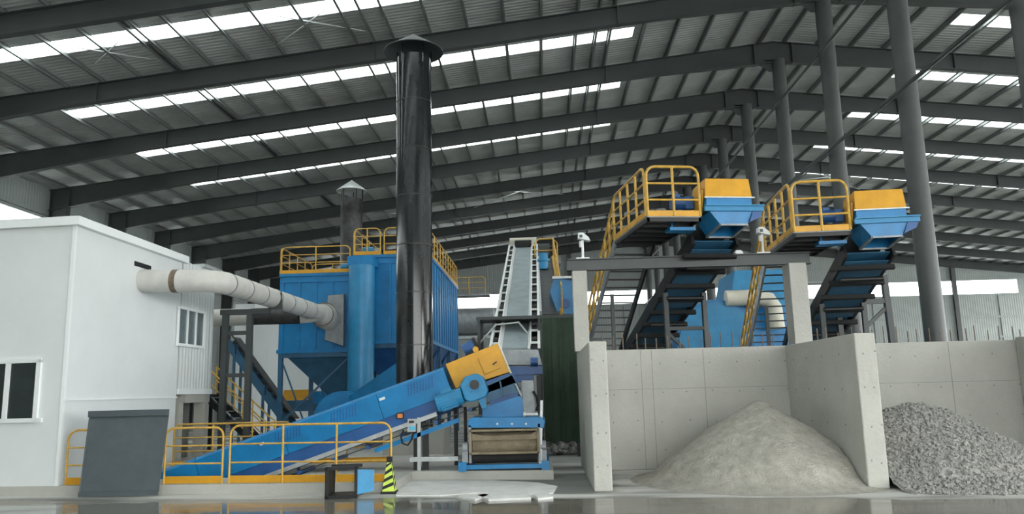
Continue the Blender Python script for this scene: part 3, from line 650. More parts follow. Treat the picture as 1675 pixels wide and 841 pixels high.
# yellow hood
def cp(u, v, off=0): return at(u, v, CY+off)
hc = [cp(729, 596), cp(814, 562), cp(834, 609), cp(746, 636)]
hd = obj('head_hood', MB().prism([V((p.x, CY-.05, p.z)) for p in hc], (0, CW+.1, 0)), YEL, t, bev=.015)
obj('inspection_door', MB().prism([V((p.x, CY-.09, p.z)) for p in (cp(782, 586), cp(810, 575), cp(820, 602), cp(793, 613))], (0, .05, 0)), YEL, hd, bev=.01)
obj('door_handle', MB().bar(cp(806, 597)+V((0,-.1,0)), cp(813, 592)+V((0,-.1,0)), .03, .03), BLACK, hd)
obj('lifting_lug', MB().tube([cp(778, 573)+V((0,-.02,.02)), cp(778, 573)+V((0,.03,.02))], .07, 16), YEL, hd)
obj('edge_seal', MB().bar(cp(815.5, 562)+V((0,-.03,0)), cp(836, 611)+V((0,-.03,0)), .06, .04), CREAM, hd)
# head frame under hood
hp = [cp(792, 633), cp(837, 613), cp(850, 638), cp(797, 657)]
obj('head_frame', MB().prism([V((p.x, CY+.0, p.z)) for p in hp], (0, .04, 0)), NAVY, t); obj('head_frame', MB().prism([V((p.x, CY+CW-.04, p.z)) for p in hp], (0, .04, 0)), NAVY, t)
for (p, q) in ((hp[0], hp[1]), (hp[3], hp[2]), (cp(818, 624), cp(823, 648))): obj('frame_flange', MB().bar(p+V((0,-.03,0)), q+V((0,-.03,0)), .06, .03), NAVY, t)
obj('head_drum', MB().tube([cp(818, 632)+V((0,.05,0)), cp(818, 632)+V((0,CW-.05,0))], .2, 24), RUBBER, t, smooth=True)
obj('discharge_lip', MB().prism([V((p.x, CY+.02, p.z)) for p in (cp(800, 655), cp(850, 640), cp(845, 655), cp(805, 675))], (0, CW-.04, 0)), BLUE2, t)
obj('scraper_arm', MB().tube([cp(843, 628)+V((0,-.06,0)), cp(853, 648)+V((0,-.06,0))], .025, 8), GALV, t, smooth=True)
# gearbox and motor
gc = cp(775, 634, -.3)
GM = Matrix.Translation(gc) @ Matrix(((e1.x, 0, e3.x), (0, 1, 0), (e1.z, 0, e3.z))).to_4x4()
gb = obj('gearbox', MB(GM).prism([(-.28, -.16, -.2), (-.16, -.16, -.3), (.2, -.16, -.3), (.3, -.16, -.18), (.3, -.16, .14), (.18, -.16, .28), (-.1, -.16, .3), (-.28, -.16, .14)], (0, .36, 0)), BLUE3, t, bev=.03)
obj('shaft_cover', MB(GM).tube([(.05, -.2, .05), (.05, -.15, .05)], .11, 20), BEAM, gb, smooth=True)
for a in (0, 1, 2, 3, 4, 5): obj('gearbox_bolt', MB(GM).tube([(.05+.17*math.cos(a), -.19, .05+.17*math.sin(a)), (.05+.17*math.cos(a), -.15, .05+.17*math.sin(a))], .02, 8), BLUE, gb)
mo = obj('motor', MB(GM).tube([(-.95, 0, -.08), (-.92, 0, -.08), (-.3, 0, -.08)], .19, 24, radii=[.15, .19, .19]), BLUE3, t, smooth=True)
w = MB(GM)
for i in range(20):
    a = 2*math.pi*i/20; w.bar((-.85, .19*math.cos(a), -.08+.19*math.sin(a)), (-.45, .19*math.cos(a), -.08+.19*math.sin(a)), .012, .03)
obj('cooling_fin', w, BLUE3, mo); obj('terminal_box', MB(GM).box((-.75, -.1, .1), (-.5, .1, .2)), BLUE3, mo)
obj('torque_arm', MB(GM).prism([(.0, -.02, -.3), (.16, -.02, -.3), (.14, -.02, -.52), (.02, -.02, -.52)], (0, .08, 0)), BLUE3, t)
rm = cp(768, 568, 1.1); m2 = obj('rear_motor', MB().tube([rm+V((-.15,0,-.08)), rm+V((.13,0,.07))], .15, 20), BLUE2, t, smooth=True); obj('fan_cover', MB().tube([rm+V((.12,0,.065)), rm+V((.19,0,.1))], .17, 20), RUBBER, m2, smooth=True)
obj('motor_bracket', MB().box((rm.x-.1, rm.y-.08, rm.z-.35), (rm.x+.1, rm.y+.08, rm.z-.12)), BLACK, t)
# support legs
zt = cp(690, 683).z
for (x0, x1, y0, m_) in ((677, 684, .1, BLACK), (691, 701, .1, BLACK), (684.5, 690, -.02, GALV)):
    obj('leg', MB().box((xat(x0, CY), CY+y0, ZP), (xat(x1, CY), CY+y0+.1, zt if m_ is GALV else zt-.12)), m_, t)
for (x0, x1) in ((735, 741), (752, 757)): obj('leg', MB().box((xat(x0, CY), CY+CW-.1, ZP), (xat(x1, CY), CY+CW, cp(735, 668).z)), BLACK, t)
obj('cross_tube', MB().bar((xat(673, CY), CY-.02, cp(700, 751).z), (xat(750, CY), CY-.02, cp(700, 751).z), .08, .1), GALV, t)
cbx = obj('control_box', MB().box((xat(670, CY), CY-.12, cp(676, 706).z), (xat(683, CY), CY-.03, cp(676, 685).z)), GALV, t)
obj('display', MB().box((xat(672.5, CY), CY-.13, cp(676, 692).z), (xat(680.5, CY), CY-.115, cp(676, 688).z)), BLACK, cbx)
obj('label_plate', MB().box((xat(672.5, CY), CY-.13, cp(676, 703).z), (xat(682, CY), CY-.115, cp(676, 697).z)), SKYB, cbx)
es = obj('stop_box', MB().box((xat(652, CY), CY-.1, cp(657, 685).z), (xat(663, CY), CY-.01, cp(657, 675).z)), BLACK, t); obj('push_button', MB().box((xat(654, CY), CY-.12, cp(657, 683.5).z), (xat(662, CY), CY-.1, cp(657, 677).z)), ORANGE, es)
obj('cable', MB().tube([cp(661, 703)+V((0,-.06,0)), cp(657, 715)+V((0,-.08,0)), cp(660, 725)+V((0,-.1,0)), cp(668, 728)+V((0,-.1,0)), cp(675, 718)+V((0,-.08,0)), cp(677, 706)+V((0,-.06,0))], .022, 8), RUBBER, t, smooth=True)
obj('name_plate', MB(CM).box((-.04+pxa(633), -.035, .42), (pxa(633)+.1, -.02, .48)), WHITE, t); obj('name_plate', MB(CM).box((pxa(438), -.035, .40), (pxa(438)+.1, -.02, .46)), WHITE, t)
# low white bars behind the legs
obj('low_barrier', MB().box((xat(560, 22), 21.0+.4, ZP), (xat(745, 21.4), 21.5, ZP+.12)), PALE, label='low white kerb bar on the floor behind the conveyor legs', cat='kerb')
# ================================================================ MAGNETIC SEPARATOR
t = thing('magnetic_separator', 'blue drum separator with a dusty brown belt face, standing under the conveyor head', 'machine', (-.95, 19.2, ZP))
QY = 18.15
def qp(u, v, off=0): return at(u, v, QY+off)
def qbox(u0, v0, u1, v1, o0, o1, **k):
    a, c = qp(u0, v1), qp(u1, v0); b2 = qp(u1, v1); return MB().box((a.x, QY+o0, min(a.z, b2.z)), (c.x, QY+o1, c.z))
zb = ZP
bs = MB().box((qp(752, 765).x, QY+.02, ZP+.04), (qp(896, 765).x, QY+.16, qp(820, 760).z)); obj('base_beam', bs, BLUE, t)
for u in (750, 886): obj('foot', MB().box((qp(u, 765).x, QY-.03, ZP), (qp(u+13, 765).x, QY+2.0, qp(820, 756).z+.01)), BLUE, t)
x0, x1 = qp(768, 720).x, qp(882, 720).x; z0, z1 = qp(825, 743).z, qp(825, 702).z
w = MB(); w.box((x0, QY-.02, z0), (x0+.05, QY+.1, z1)); w.box((x1-.05, QY-.02, z0), (x1, QY+.1, z1)); w.box((x0, QY-.02, z0), (x1, QY+.1, z0+.05)); w.box((x0, QY-.02, z1-.05), (x1, QY+.1, z1)); obj('belt_frame', w, DUSTY, t, bev=.01)
zm = qp(825, 717).z
obj('belt', MB().tube([(x0+.05, QY+.42, (z0+z1)/2-.05), (x1-.05, QY+.42, (z0+z1)/2-.05)], .27, 32), DUSTY, t, smooth=True)
obj('dust_lip', MB().prism([(x0+.05, QY+.08, z1-.09), (x0+.35, QY+.08, zm+.05), (x1-.2, QY+.08, zm+.07), (x1-.05, QY+.08, z1-.06), (x1-.05, QY+.08, zm-.04), (x0+.05, QY+.08, zm-.04)], (0, .03, 0)), DUSTY, t)
obj('rear_panel', MB().box((x0+.05, QY+.7, z0), (x1-.05, QY+.74, z1+.3)), DUSTY, t)
for u in (767, 880.5): obj('side_cheek', MB().box((qp(u, 720).x, QY+.0, qp(825, 757).z), (qp(u, 720).x+.05, QY+1.9, z1+.1)), STEEL, t)
obj('lower_roller', MB().tube([(x0+.05, QY+.25, qp(825, 750).z), (x1-.05, QY+.25, qp(825, 750).z)], .12, 20), RUBBER, t, smooth=True)
for u in (760, 889): obj('bearing', MB().tube([(qp(u, 735).x-.06, QY+.2, qp(825, 733).z), (qp(u, 735).x+.06, QY+.2, qp(825, 733).z)], .14, 20), STEEL, t, smooth=True); obj('bearing_block', MB().box((qp(u, 735).x-.07, QY+.08, qp(825, 757).z), (qp(u, 735).x+.07, QY+.34, qp(825, 738).z)), STEEL, t)
obj('hood', MB().prism([V((p.x, QY+.0, p.z)) for p in (qp(766, 700), qp(765, 689), qp(771, 683), qp(885, 682), qp(892, 689), qp(890, 700))], (0, 1.9, 0)), BLUE, t, bev=.01)
obj('feed_body', MB().prism([V((p.x, QY+.35, p.z)) for p in (qp(787, 683), qp(787, 668), qp(848, 648), qp(854, 652), qp(856, 683))], (0, .08, 0)), BLUE, t)
obj('grey_chute', MB().prism([V((p.x, QY+.6, p.z)) for p in (qp(856, 684), qp(852, 622), qp(872, 622), qp(876, 684))], (0, 1.0, 0)), STEEL, t)
obj('tie_bolt', MB().tube([qp(857, 678), qp(880, 678)], .04, 10), GALV, t, smooth=True); obj('tie_bolt_cap', MB().tube([qp(856, 678), qp(860, 678)], .07, 10), GALV, t, smooth=True)
obj('support_bar', MB().bar(qp(884, 760, .1), qp(886, 655, .1), .06), GALV, t)
obj('air_hose', MB().tube([qp(872, 640, .4), qp(878, 650, .4), qp(880, 664, .4), qp(877, 672, .4)], .03, 8), RUBBER, t, smooth=True)
for u in (812, 836, 859): obj('bolt_plate', qbox(u, 695, u+3, 692, -.02, .01), GALV, t)
# ================================================================ WHITE-SIDED INCLINED CONVEYOR
t = thing('ladder_sided_conveyor', 'steep straight conveyor with white ladder-like sides climbing away in the middle', 'conveyor', (-.79, 30, 0))
n0 = V((-.79, 22.6, at(844, 572, 22.6).z)); n1 = V((-.80, 39.0, at(856, 404, 39.0).z)); dd = (n1-n0).normalized(); up = V((0, -dd.z, dd.y))
LM = Matrix.Translation(n0) @ Matrix(((1, dd.x, 0), (0, dd.y, up.y), (0, dd.z, up.z))).to_4x4(); Lc = (n1-n0).length
obj('belt', MB(LM).box((-.36, 0, .02), (.36, Lc, .06)), BELT, t)
for s in (-1, 1):
    obj('skirt_plate', MB(LM).prism([(s*.36, 0, .04), (s*.45, 0, .20), (s*.48, 0, .2), (s*.42, 0, .0)], (0, Lc, 0)), TRIMW, t)
    obj('stringer', MB(LM).box((min(s*.66, s*.74), 0, .02), (max(s*.66, s*.74), Lc, .14)), TRIMW, t)
    obj('side_tray', MB(LM).box((min(s*.46, s*.68), 0, -.12), (max(s*.46, s*.68), Lc, -.08)), BLACK, t)
    for i in range(14):
        y = .3+i*(Lc-.5)/13; obj('rung', MB(LM).box((min(s*.44, s*.70), y-.035, .08), (max(s*.44, s*.70), y+.035, .13)), TRIMW, t)
        obj('idler', MB(LM).tube([(s*.46, y+.6, .0), (s*.64, y+.6, .03)], .09, 8), BLACK, t)
    obj('truss_chord', MB(LM).box((min(s*.6, s*.68), 0, -.55), (max(s*.6, s*.68), Lc, -.45)), STEEL, t)
obj('head_cover', MB(LM).box((-.68, Lc-.3, .15), (.68, Lc+.2, .45)), CREAM, t); obj('dark_opening_block', MB(LM).box((-.42, Lc-.5, .06), (.42, Lc-.3, .4)), RUBBER, t)  # solid black block paints the dark of the opening under the cover
for y in (8, 16.2):
    zz_ = n0.z+dd.z*y-.5; yy_ = n0.y+dd.y*y
    for s in (-1, 1): obj('leg', MB().bar((-.8+s*.64, yy_, 0), (-.8+s*.64, yy_, zz_), .14), STEEL, t)
# grey tail hopper with dark blue frame
a = [at(u, v, 21.6) for u, v in ((800, 572), (880, 572), (887, 597), (795, 597))]
obj('tail_hopper', MB().prism([a[0], a[1], a[2], a[3]], (0, .06, 0)).hull([a[3], a[2], a[2]+V((0,.9,0)), a[3]+V((0,.9,0))], [a[0]+V((0,.06,0)), a[1]+V((0,.06,0)), a[1]+V((0,.9,0)), a[0]+V((0,.9,0))]), STEEL, t)
x0, x1 = xat(797, 21.4), xat(888, 21.4)
za, zb_ = at(840, 600, 21.4).z, at(840, 622, 21.4).z
obj('tail_frame', MB().box((x0, 21.3, zb_+.14), (x1, 22.4, za)).box((x0+.3, 21.35, zb_-.05), (x1-.25, 22.3, zb_+.14)), BLUE2, t)
obj('tail_motor', MB().tube([at(868, 592, 21.2), at(880, 592, 21.2)], .12, 16), BLUE2, t, smooth=True)
for x in (x0+.15, x1-.1):
    for y in (21.4, 22.2): obj('leg', MB().bar((x, y, 0), (x, y, zb_+.1), .12), BLACK, t)
# ================================================================ SECOND DARK CONVEYOR with yellow rail
t = thing('dark_belt_conveyor', 'dark belt conveyor with a yellow handrail and blue motor, right of the white-sided conveyor', 'conveyor', (.3, 31, 0))
m0 = V((.33, 26.2, at(904, 516, 26.2).z)); m1 = V((.28, 36.0, at(898, 424, 36).z)); dd = (m1-m0).normalized(); up = V((0, -dd.z, dd.y))
LM = Matrix.Translation(m0) @ Matrix(((1, dd.x, 0), (0, dd.y, up.y), (0, dd.z, up.z))).to_4x4(); Lc = (m1-m0).length
obj('belt', MB(LM).box((-.3, 0, 0), (.3, Lc, .05)), BELTD, t)
for s in (-1, 1): obj('side_frame', MB(LM).box((min(s*.3, s*.4), 0, -.2), (max(s*.3, s*.4), Lc, .16)), GALV if s < 0 else YELR, t)
rr = obj('handrail', MB(LM).tube([(.38, 0, .16), (.38, .1, 1.0), (.38, Lc, 1.0), (.38, Lc, 0)], .03, 8), YELR, t, smooth=True)
for i in range(7): obj('rail_post', MB(LM).tube([(.38, i*Lc/7, .1), (.38, i*Lc/7, 1.0)], .025, 8), YELR, rr)
obj('mid_rail', MB(LM).tube([(.38, 0, .6), (.38, Lc, .6)], .02, 8), YELR, rr)
mt = at(889, 424, 33.5); mo = obj('drive_motor', MB().tube([mt+V((0,0,-.45)), mt+V((0,0,.25))], .2, 20), BLUE3, t, smooth=True); obj('motor_collar', MB().tube([mt+V((0,0,-.1)), mt+V((0,0,.0))], .27, 20), BLUE3, mo, smooth=True)
zz_ = m1.z-.1
obj('head_platform', MB().box((-.5, 36.1, zz_-.1), (1.0, 37.2, zz_)), STEEL, t)
for s in (.0, 1.05): pass
pr = obj('platform_rail', MB().tube([(-.2, 36.15, zz_), (-.2, 36.15, zz_+.9), (0, 36.15, zz_+1.1), (.65, 36.15, zz_+1.1), (.85, 36.15, zz_+.9), (.85, 36.15, zz_)], .03, 8), YELR, t, smooth=True)
obj('mid_rail', MB().tube([(-.2, 36.15, zz_+.55), (.85, 36.15, zz_+.55)], .022, 8), YELR, pr)
obj('head_guard', MB().tube([(-.05, 36.6, zz_+.5), (.5, 36.6, zz_+.5)], .45, 20), BEAM, t, smooth=True)
for (y, z) in ((36.6, zz_-.1), (30.5, m0.z+(30.5-m0.y)*dd.z/dd.y-.2)):
    for x in (-.05, .72): obj('leg', MB().bar((x, y, 0), (x, y, z), .14), STEEL, t)
# blue screen housing
a, c = at(908, 514, 26.5), at(940, 458, 26.5)
t = thing('screen_housing', 'blue screen housing between the dark conveyor and the left concrete column', 'machine', ((a.x+c.x)/2, 27, 0))
obj('housing', MB().prism([(a.x+.1, 26.5, a.z), (c.x+.3, 26.5, a.z), (c.x+.3, 26.5, c.z-.1), (a.x, 26.5, c.z+.1), (a.x-.15, 26.5, c.z-.4)], (0, 1.8, 0)), BLUE, t)
obj('pulley', MB().tube([(c.x-.35, 26.4, a.z+.35), (c.x-.35, 26.5, a.z+.35)], .16, 20), BLUE2, t, smooth=True)
obj('top_ledge', MB().box((a.x-.05, 26.4, c.z+.05), (c.x+.2, 28.3, c.z+.13)), GALV, t)
for x in (a.x+.2, c.x+.1):
    for y in (26.6, 28.1): obj('leg', MB().bar((x, y, 0), (x, y, a.z), .14), STEEL, t)
# ================================================================ CANOPY AND TARPAULIN
t = thing('canopy_frame', 'dark flat steel canopy over the lower end of the white-sided conveyor', 'steel frame', (-.5, 24.3, 0))
z1 = 4.14
obj('canopy_roof', MB().box((-2.0, 23.9, z1), (1.05, 25.2, z1+.1)), BEAM, t)
for x in (-1.93, -.06, 1.0):
    for y in (23.95, 25.1): obj('post', MB().bar((x, y, 0), (x, y, z1), .09), BEAM, t)
obj('knee_brace', MB().tube([(-1.9, 23.95, z1-.7), (-1.4, 23.95, z1-.15), (-.7, 23.95, z1-.1), (-.15, 23.95, z1-.8)], .03, 8), GALV, t, smooth=True)
w = MB(); N = 34; x0, x1 = 0.0, 1.03; zb_ = .42
vs = []; 
for i in range(N+1):
    x = x0+(x1-x0)*i/N; y = 23.83+.014*math.sin(i*.5)+.005*math.sin(i*1.7); vs += [(x, y, zb_+.03*math.sin(i*.5)), (x, y+.012*math.sin(i), z1-.0), (x, y+.02, zb_+.03*math.sin(i*.5)), (x, y+.02+.012*math.sin(i), z1-.0)]
fs = []
for i in range(N):
    k = i*4; fs += [(k, k+4, k+5, k+1), (k+2, k+3, k+7, k+6), (k, k+2, k+6, k+4), (k+1, k+5, k+7, k+3)]
fs += [(0, 1, 3, 2), (4*N, 4*N+2, 4*N+3, 4*N+1)]
w.add(vs, fs); obj('tarpaulin', w, GREEN, smooth=True, label='dark green tarpaulin hanging from the canopy beside the left concrete wall', cat='tarpaulin')
# large far duct
t = thing('large_duct', 'thick grey horizontal duct on legs, far back right of the dust collector', 'duct', (-4, 46, 0))
zz_ = at(780, 527, 46).z
obj('duct_pipe', MB().tube([(xat(735, 46), 46, zz_), (xat(812, 46), 46, zz_)], .78, 28), STEEL, t, smooth=True)
for u in (750, 805): obj('leg', MB().bar((xat(u, 46), 46, 0), (xat(u, 46), 46, zz_-.7), .2), STEEL, t)
obj('leg_beam', MB().box((xat(740, 46), 45.6, zz_-1.0), (xat(812, 46), 46.4, zz_-.85)), GALV, t)
railthing('distant yellow railing above the thick grey duct', (xat(746, 46), 45.2, at(765, 457, 46).z-1.0), (xat(800, 46), 45.2, at(765, 457, 46).z-1.0), n=3, kick=0, H=1.0)
obj('high_walkway', MB().box((xat(742, 46), 45.1, at(765, 457, 46).z-1.1), (xat(806, 46), 46.2, at(765, 457, 46).z-1.0)).box((xat(742, 46), 45.9, 0), (xat(742,46)+.12, 46.02, at(765, 457, 46).z-1.1)), STEEL, label='distant grey walkway deck above the thick grey duct', cat='walkway')
# ================================================================ CONCRETE BINS
WT = 2.92
def ties(mb_, pts): pass
TIE = mat('tie hole', (.24,.235,.22), .9)
def wallthing(name, lb, mb_, holes, parent=None, m_=CONC):
    t = thing(name, lb, 'concrete wall', mb_[0]); obj('wall_body', mb_[1], m_, t, bev=.02)
    for n_ in holes: obj('tie_hole', n_, TIE, t)
    return t
def holes_front(x0, x1, y, zs=(.5, 1.15, 1.85, 2.55), dx=.62):
    w = MB(); x = x0
    while x < x1:
        for z in zs: xx = x+random.uniform(-.05, .05); z2 = z+random.uniform(-.04, .04); w.tube([(xx, y-.004, z2), (xx, y+.01, z2)], .018, 8)
        x += dx
    return w
BYY = 19.7
LD0, LD1 = .93, 1.29; LF = 15.75; DF = 15.35
t = thing('bin_divider', 'left concrete divider wall beside the green tarpaulin', 'concrete wall', ((LD0+LD1)/2, 18, 0), 'concrete bin walls')
obj('wall_body', MB().box((LD0, LF, 0), (LD1, 21.1, WT)), CONC, t, bev=.025); obj('tie_holes', holes_front(LD0+.1, LD1, LF, dx=.22), TIE, t)
t = thing('bin_back_wall', 'long concrete back wall of the gravel bins', 'concrete wall', (7, BYY+.15, 0), 'concrete bin walls')
obj('wall_body', MB().box((LD1+.005, BYY, 0), (17, BYY+.32, WT)), CONC, t, bev=.02)
obj('tie_holes', holes_front(1.7, 16, BYY), TIE, t)
w = MB()
for x in (2.45, 2.72, 4.0, 8.0, 10.0): w.box((x-.006, BYY-.004, 0), (x+.006, BYY+.01, WT-.03))
w.box((LD1+.01, BYY-.003, 1.93), (15, BYY+.01, 1.938)); obj('formwork_joint', w, TIE, t)
t = thing('bin_divider', 'middle concrete divider wall between the two gravel piles', 'concrete wall', (6.2, 17, 0), 'concrete bin walls')
obj('wall_body', MB().box((6.03, DF, 0), (6.43, BYY-.005, WT)), CONC, t, bev=.025); obj('tie_holes', holes_front(6.15, 6.43, DF, dx=.2), TIE, t)
w = MB()
for y in (16.2, 17.2, 18.2, 19.1):
    for z in (1.15, 1.85, 2.55): w.tube([(6.025, y, z), (6.04, y, z)], .022, 8)
obj('tie_holes', w, TIE, t)
t = thing('bin_divider', 'right concrete divider wall at the right edge of the picture', 'concrete wall', (11.8, 17, 0), 'concrete bin walls')
obj('wall_body', MB().box((11.62, 14.9, 0), (12.0, BYY-.005, WT+.05)), CONC, t, bev=.025); obj('tie_holes', holes_front(11.7, 12, 14.9, dx=.2), TIE, t)
# columns on the wall, beam, floodlights
c1a, c1b = xat(942, 20.0), xat(966, 20.0)
BZ0, BZ1 = at(960, 442, 19.95).z, at(960, 423, 19.95).z
obj('concrete_column', MB().box((c1a, 19.95, WT), (c1b, 20.3, BZ0)), CONC, label='slim concrete column at the left end of the steel beam', cat='column', bev=.02)
obj('concrete_column', MB().box((6.30, 19.72, WT), (6.74, 20.3, BZ0)), CONC, label='thick concrete column under the right end of the steel beam', cat='column', bev=.02)
w = MB(); xb0, xb1 = xat(934, 20), xat(1331, 20)
w.box((xb0, 19.92, BZ0), (xb1, 20.14, BZ0+.025)); w.box((xb0, 19.92, BZ1-.025), (xb1, 20.14, BZ1)); w.box((xb0, 20.02, BZ0), (xb1, 20.04, BZ1)); obj('steel_beam', w, COLM, label='dark steel beam spanning between the two concrete columns', cat='steel beam')
for u, lb in ((961, 'white floodlight on a short post at the left end of the steel beam'), (1256, 'white floodlight on a short post beside the right yellow stair')):
    x = xat(u, 20.03); t = thing('floodlight', lb, 'lamp', (x, 20.03, BZ1), 'floodlights on the beam')
    h = .52
    obj('foot_plate', MB().box((x-.18, 19.93, BZ1), (x+.16, 20.13, BZ1+.03)), TRIMW, t)
    obj('pole', MB().tube([(x, 20.03, BZ1+.02), (x, 20.03, BZ1+h)], .035, 12), TRIMW, t, smooth=True)
    obj('joint', MB().tube([(x-.03, 20.03, BZ1+h-.2), (x-.03, 20.03, BZ1+h-.05)], .06, 12), TRIMW, t, smooth=True)
    hd = obj('lamp_head', MB().prism([(x-.12, 19.9, BZ1+h+.02), (x+.2, 19.9, BZ1+h-.06), (x+.16, 19.9, BZ1+h+.04), (x+.02, 19.9, BZ1+h+.16), (x-.1, 19.9, BZ1+h+.16)], (0, .24, 0)), TRIMW, t)
    obj('lens', MB().box((x-.08, 19.89, BZ1+h+.03), (x-.0, 19.9, BZ1+h+.1)), GLASS2, hd)
# rebar stubs
rb = None
xs_ = [1.55+.27*i+random.uniform(-.06, .06) for i in range(17)]+[6.9+.28*i+random.uniform(-.07,.07) for i in range(30)]
for i, x in enumerate(xs_):
    h = .34+random.uniform(-.08, .1)
    if rb is None: rb = obj('rebar', MB().tube([(x, BYY+.2, WT), (x, BYY+.2, WT+.38)], .014, 6), RUST, label='thin steel rebar stub standing on the top of the concrete back wall', cat='rebar', group='rebar stubs on the back wall'); x_0 = x; l_0 = rb.location.copy()
    else: q = rb.copy(); link(q); q.location = (l_0.x+x-x_0, l_0.y+(.07 if i % 2 else 0), l_0.z); q.scale = (1, 1, h/.38)
# ================================================================ PILES
def hills(name, lb, cx, cy, H, slope, xlim, ylim, step, rough, m_, seed, blocked, crest=.25, grp=None):
    rnd = random.Random(seed)
    from mathutils import noise as mn
    w = MB(); idx = {}
    nx = int((xlim[1]-xlim[0])/step); ny = int((ylim[1]-ylim[0])/step)
    vs = []; 
    def hz(x, y):
        r = math.hypot(x-cx, (y-cy)); ang = math.atan2(y-cy, x-cx)
        z = H+crest*.25-slope*math.sqrt(r*r+crest*crest*.6)
        z += (mn.noise(V((x*1.1, y*1.1, seed)))*.09+mn.noise(V((x*4, y*4, seed+3)))*.03)*min(1, max(.15, z*2)) + mn.noise(V((x*12, y*12, seed)))*rough
        if z < .35: z = .35*math.exp((z-.35)/.2)-.035 if z > -.6 else -.035
        return z
    for i in range(nx+1):
        for j in range(ny+1):
            x, y = xlim[0]+i*step, ylim[0]+j*step; z = hz(x, y); idx[i, j] = len(vs); vs.append((x, y, z))
    fs = []
    for i in range(nx):
        for j in range(ny):
            q = [idx[i, j], idx[i+1, j], idx[i+1, j+1], idx[i, j+1]]
            xm, ym_ = vs[q[0]][0]+step/2, vs[q[0]][1]+step/2
            if blocked(xm, ym_) or max(vs[k][2] for k in q) < -.02: continue
            fs.append(tuple(q))
    used = sorted({k for f in fs for k in f}); mp = {k: i for i, k in enumerate(used)}
    w.v = [V((vs[k][0], vs[k][1], max(vs[k][2], -.002))) for k in used]; w.f = [tuple(mp[k] for k in f) for f in fs]
    return w, hz
w, hz1 = hills('sand_pile', '', 4.62, 17.4, 1.66, .655, (1.32, 7.5), (13.9, 19.68), .045, .02, SAND, 3, lambda x, y: (6.0 < x and y > DF-.03))
obj('crushed_sand_pile', w, SAND, smooth=True, kind='stuff', label='conical pile of fine grey crushed sand in the left bin', cat='sand pile')
GRAV = mat('grey gravel', (.50,.49,.46), .95, 0, .3, 9, .9, 45, amt=1.2)
w, hz2 = hills('gravel', '', 7.95, 17.5, 1.58, .56, (6.46, 13.2), (13.9, 19.66), .06, .05, GRAV, 11, lambda x, y: (x < 6.44 and y > DF) or (11.58 < x < 12.04 and y > 14.85), crest=.5)
rnd = random.Random(5)
oct_ = [(1,0,0),(-1,0,0),(0,1,0),(0,-1,0),(0,0,1),(0,0,-1)]; of = [(0,2,4),(2,1,4),(1,3,4),(3,0,4),(2,0,5),(1,2,5),(3,1,5),(0,3,5)]
cnt = 0
while cnt < 9000:
    x, y = rnd.uniform(6.5, 12.6), rnd.uniform(14.0, 19.6)
    if (11.5 < x < 12.1 and y > 14.8): continue
    z = hz2(x, y)
    if z < .0: continue
    s = rnd.uniform(.025, .06); rm_ = Matrix.Rotation(rnd.uniform(0, 6), 3, V((rnd.random()-.5, rnd.random()-.5, rnd.random()-.5)).normalized())
    w.add([rm_ @ V((p[0]*s*rnd.uniform(.7,1.2), p[1]*s*rnd.uniform(.5,1.1), p[2]*s*rnd.uniform(.5,1)))+V((x, y, z+s*.3)) for p in oct_], of); cnt += 1
obj('gravel_pile', w, GRAV, kind='stuff', label='pile of coarse grey gravel in the right bin', cat='gravel pile')
# rubble behind the tarpaulin
w = MB()
for i in range(500):
    x, y = rnd.uniform(-.3, 1.3), rnd.uniform(24.5, 27.5); z = .55*math.exp(-((y-26)**2)/1.5)*rnd.random(); s = rnd.uniform(.04, .14)
    w.add([V((p[0]*s*rnd.uniform(.7,1.2)+x, p[1]*s+y, p[2]*s*.8+z+s*.3)) for p in oct_], of)
obj('rubble', w, GRAV, kind='stuff', label='low heap of stone rubble behind the green tarpaulin', cat='rubble')
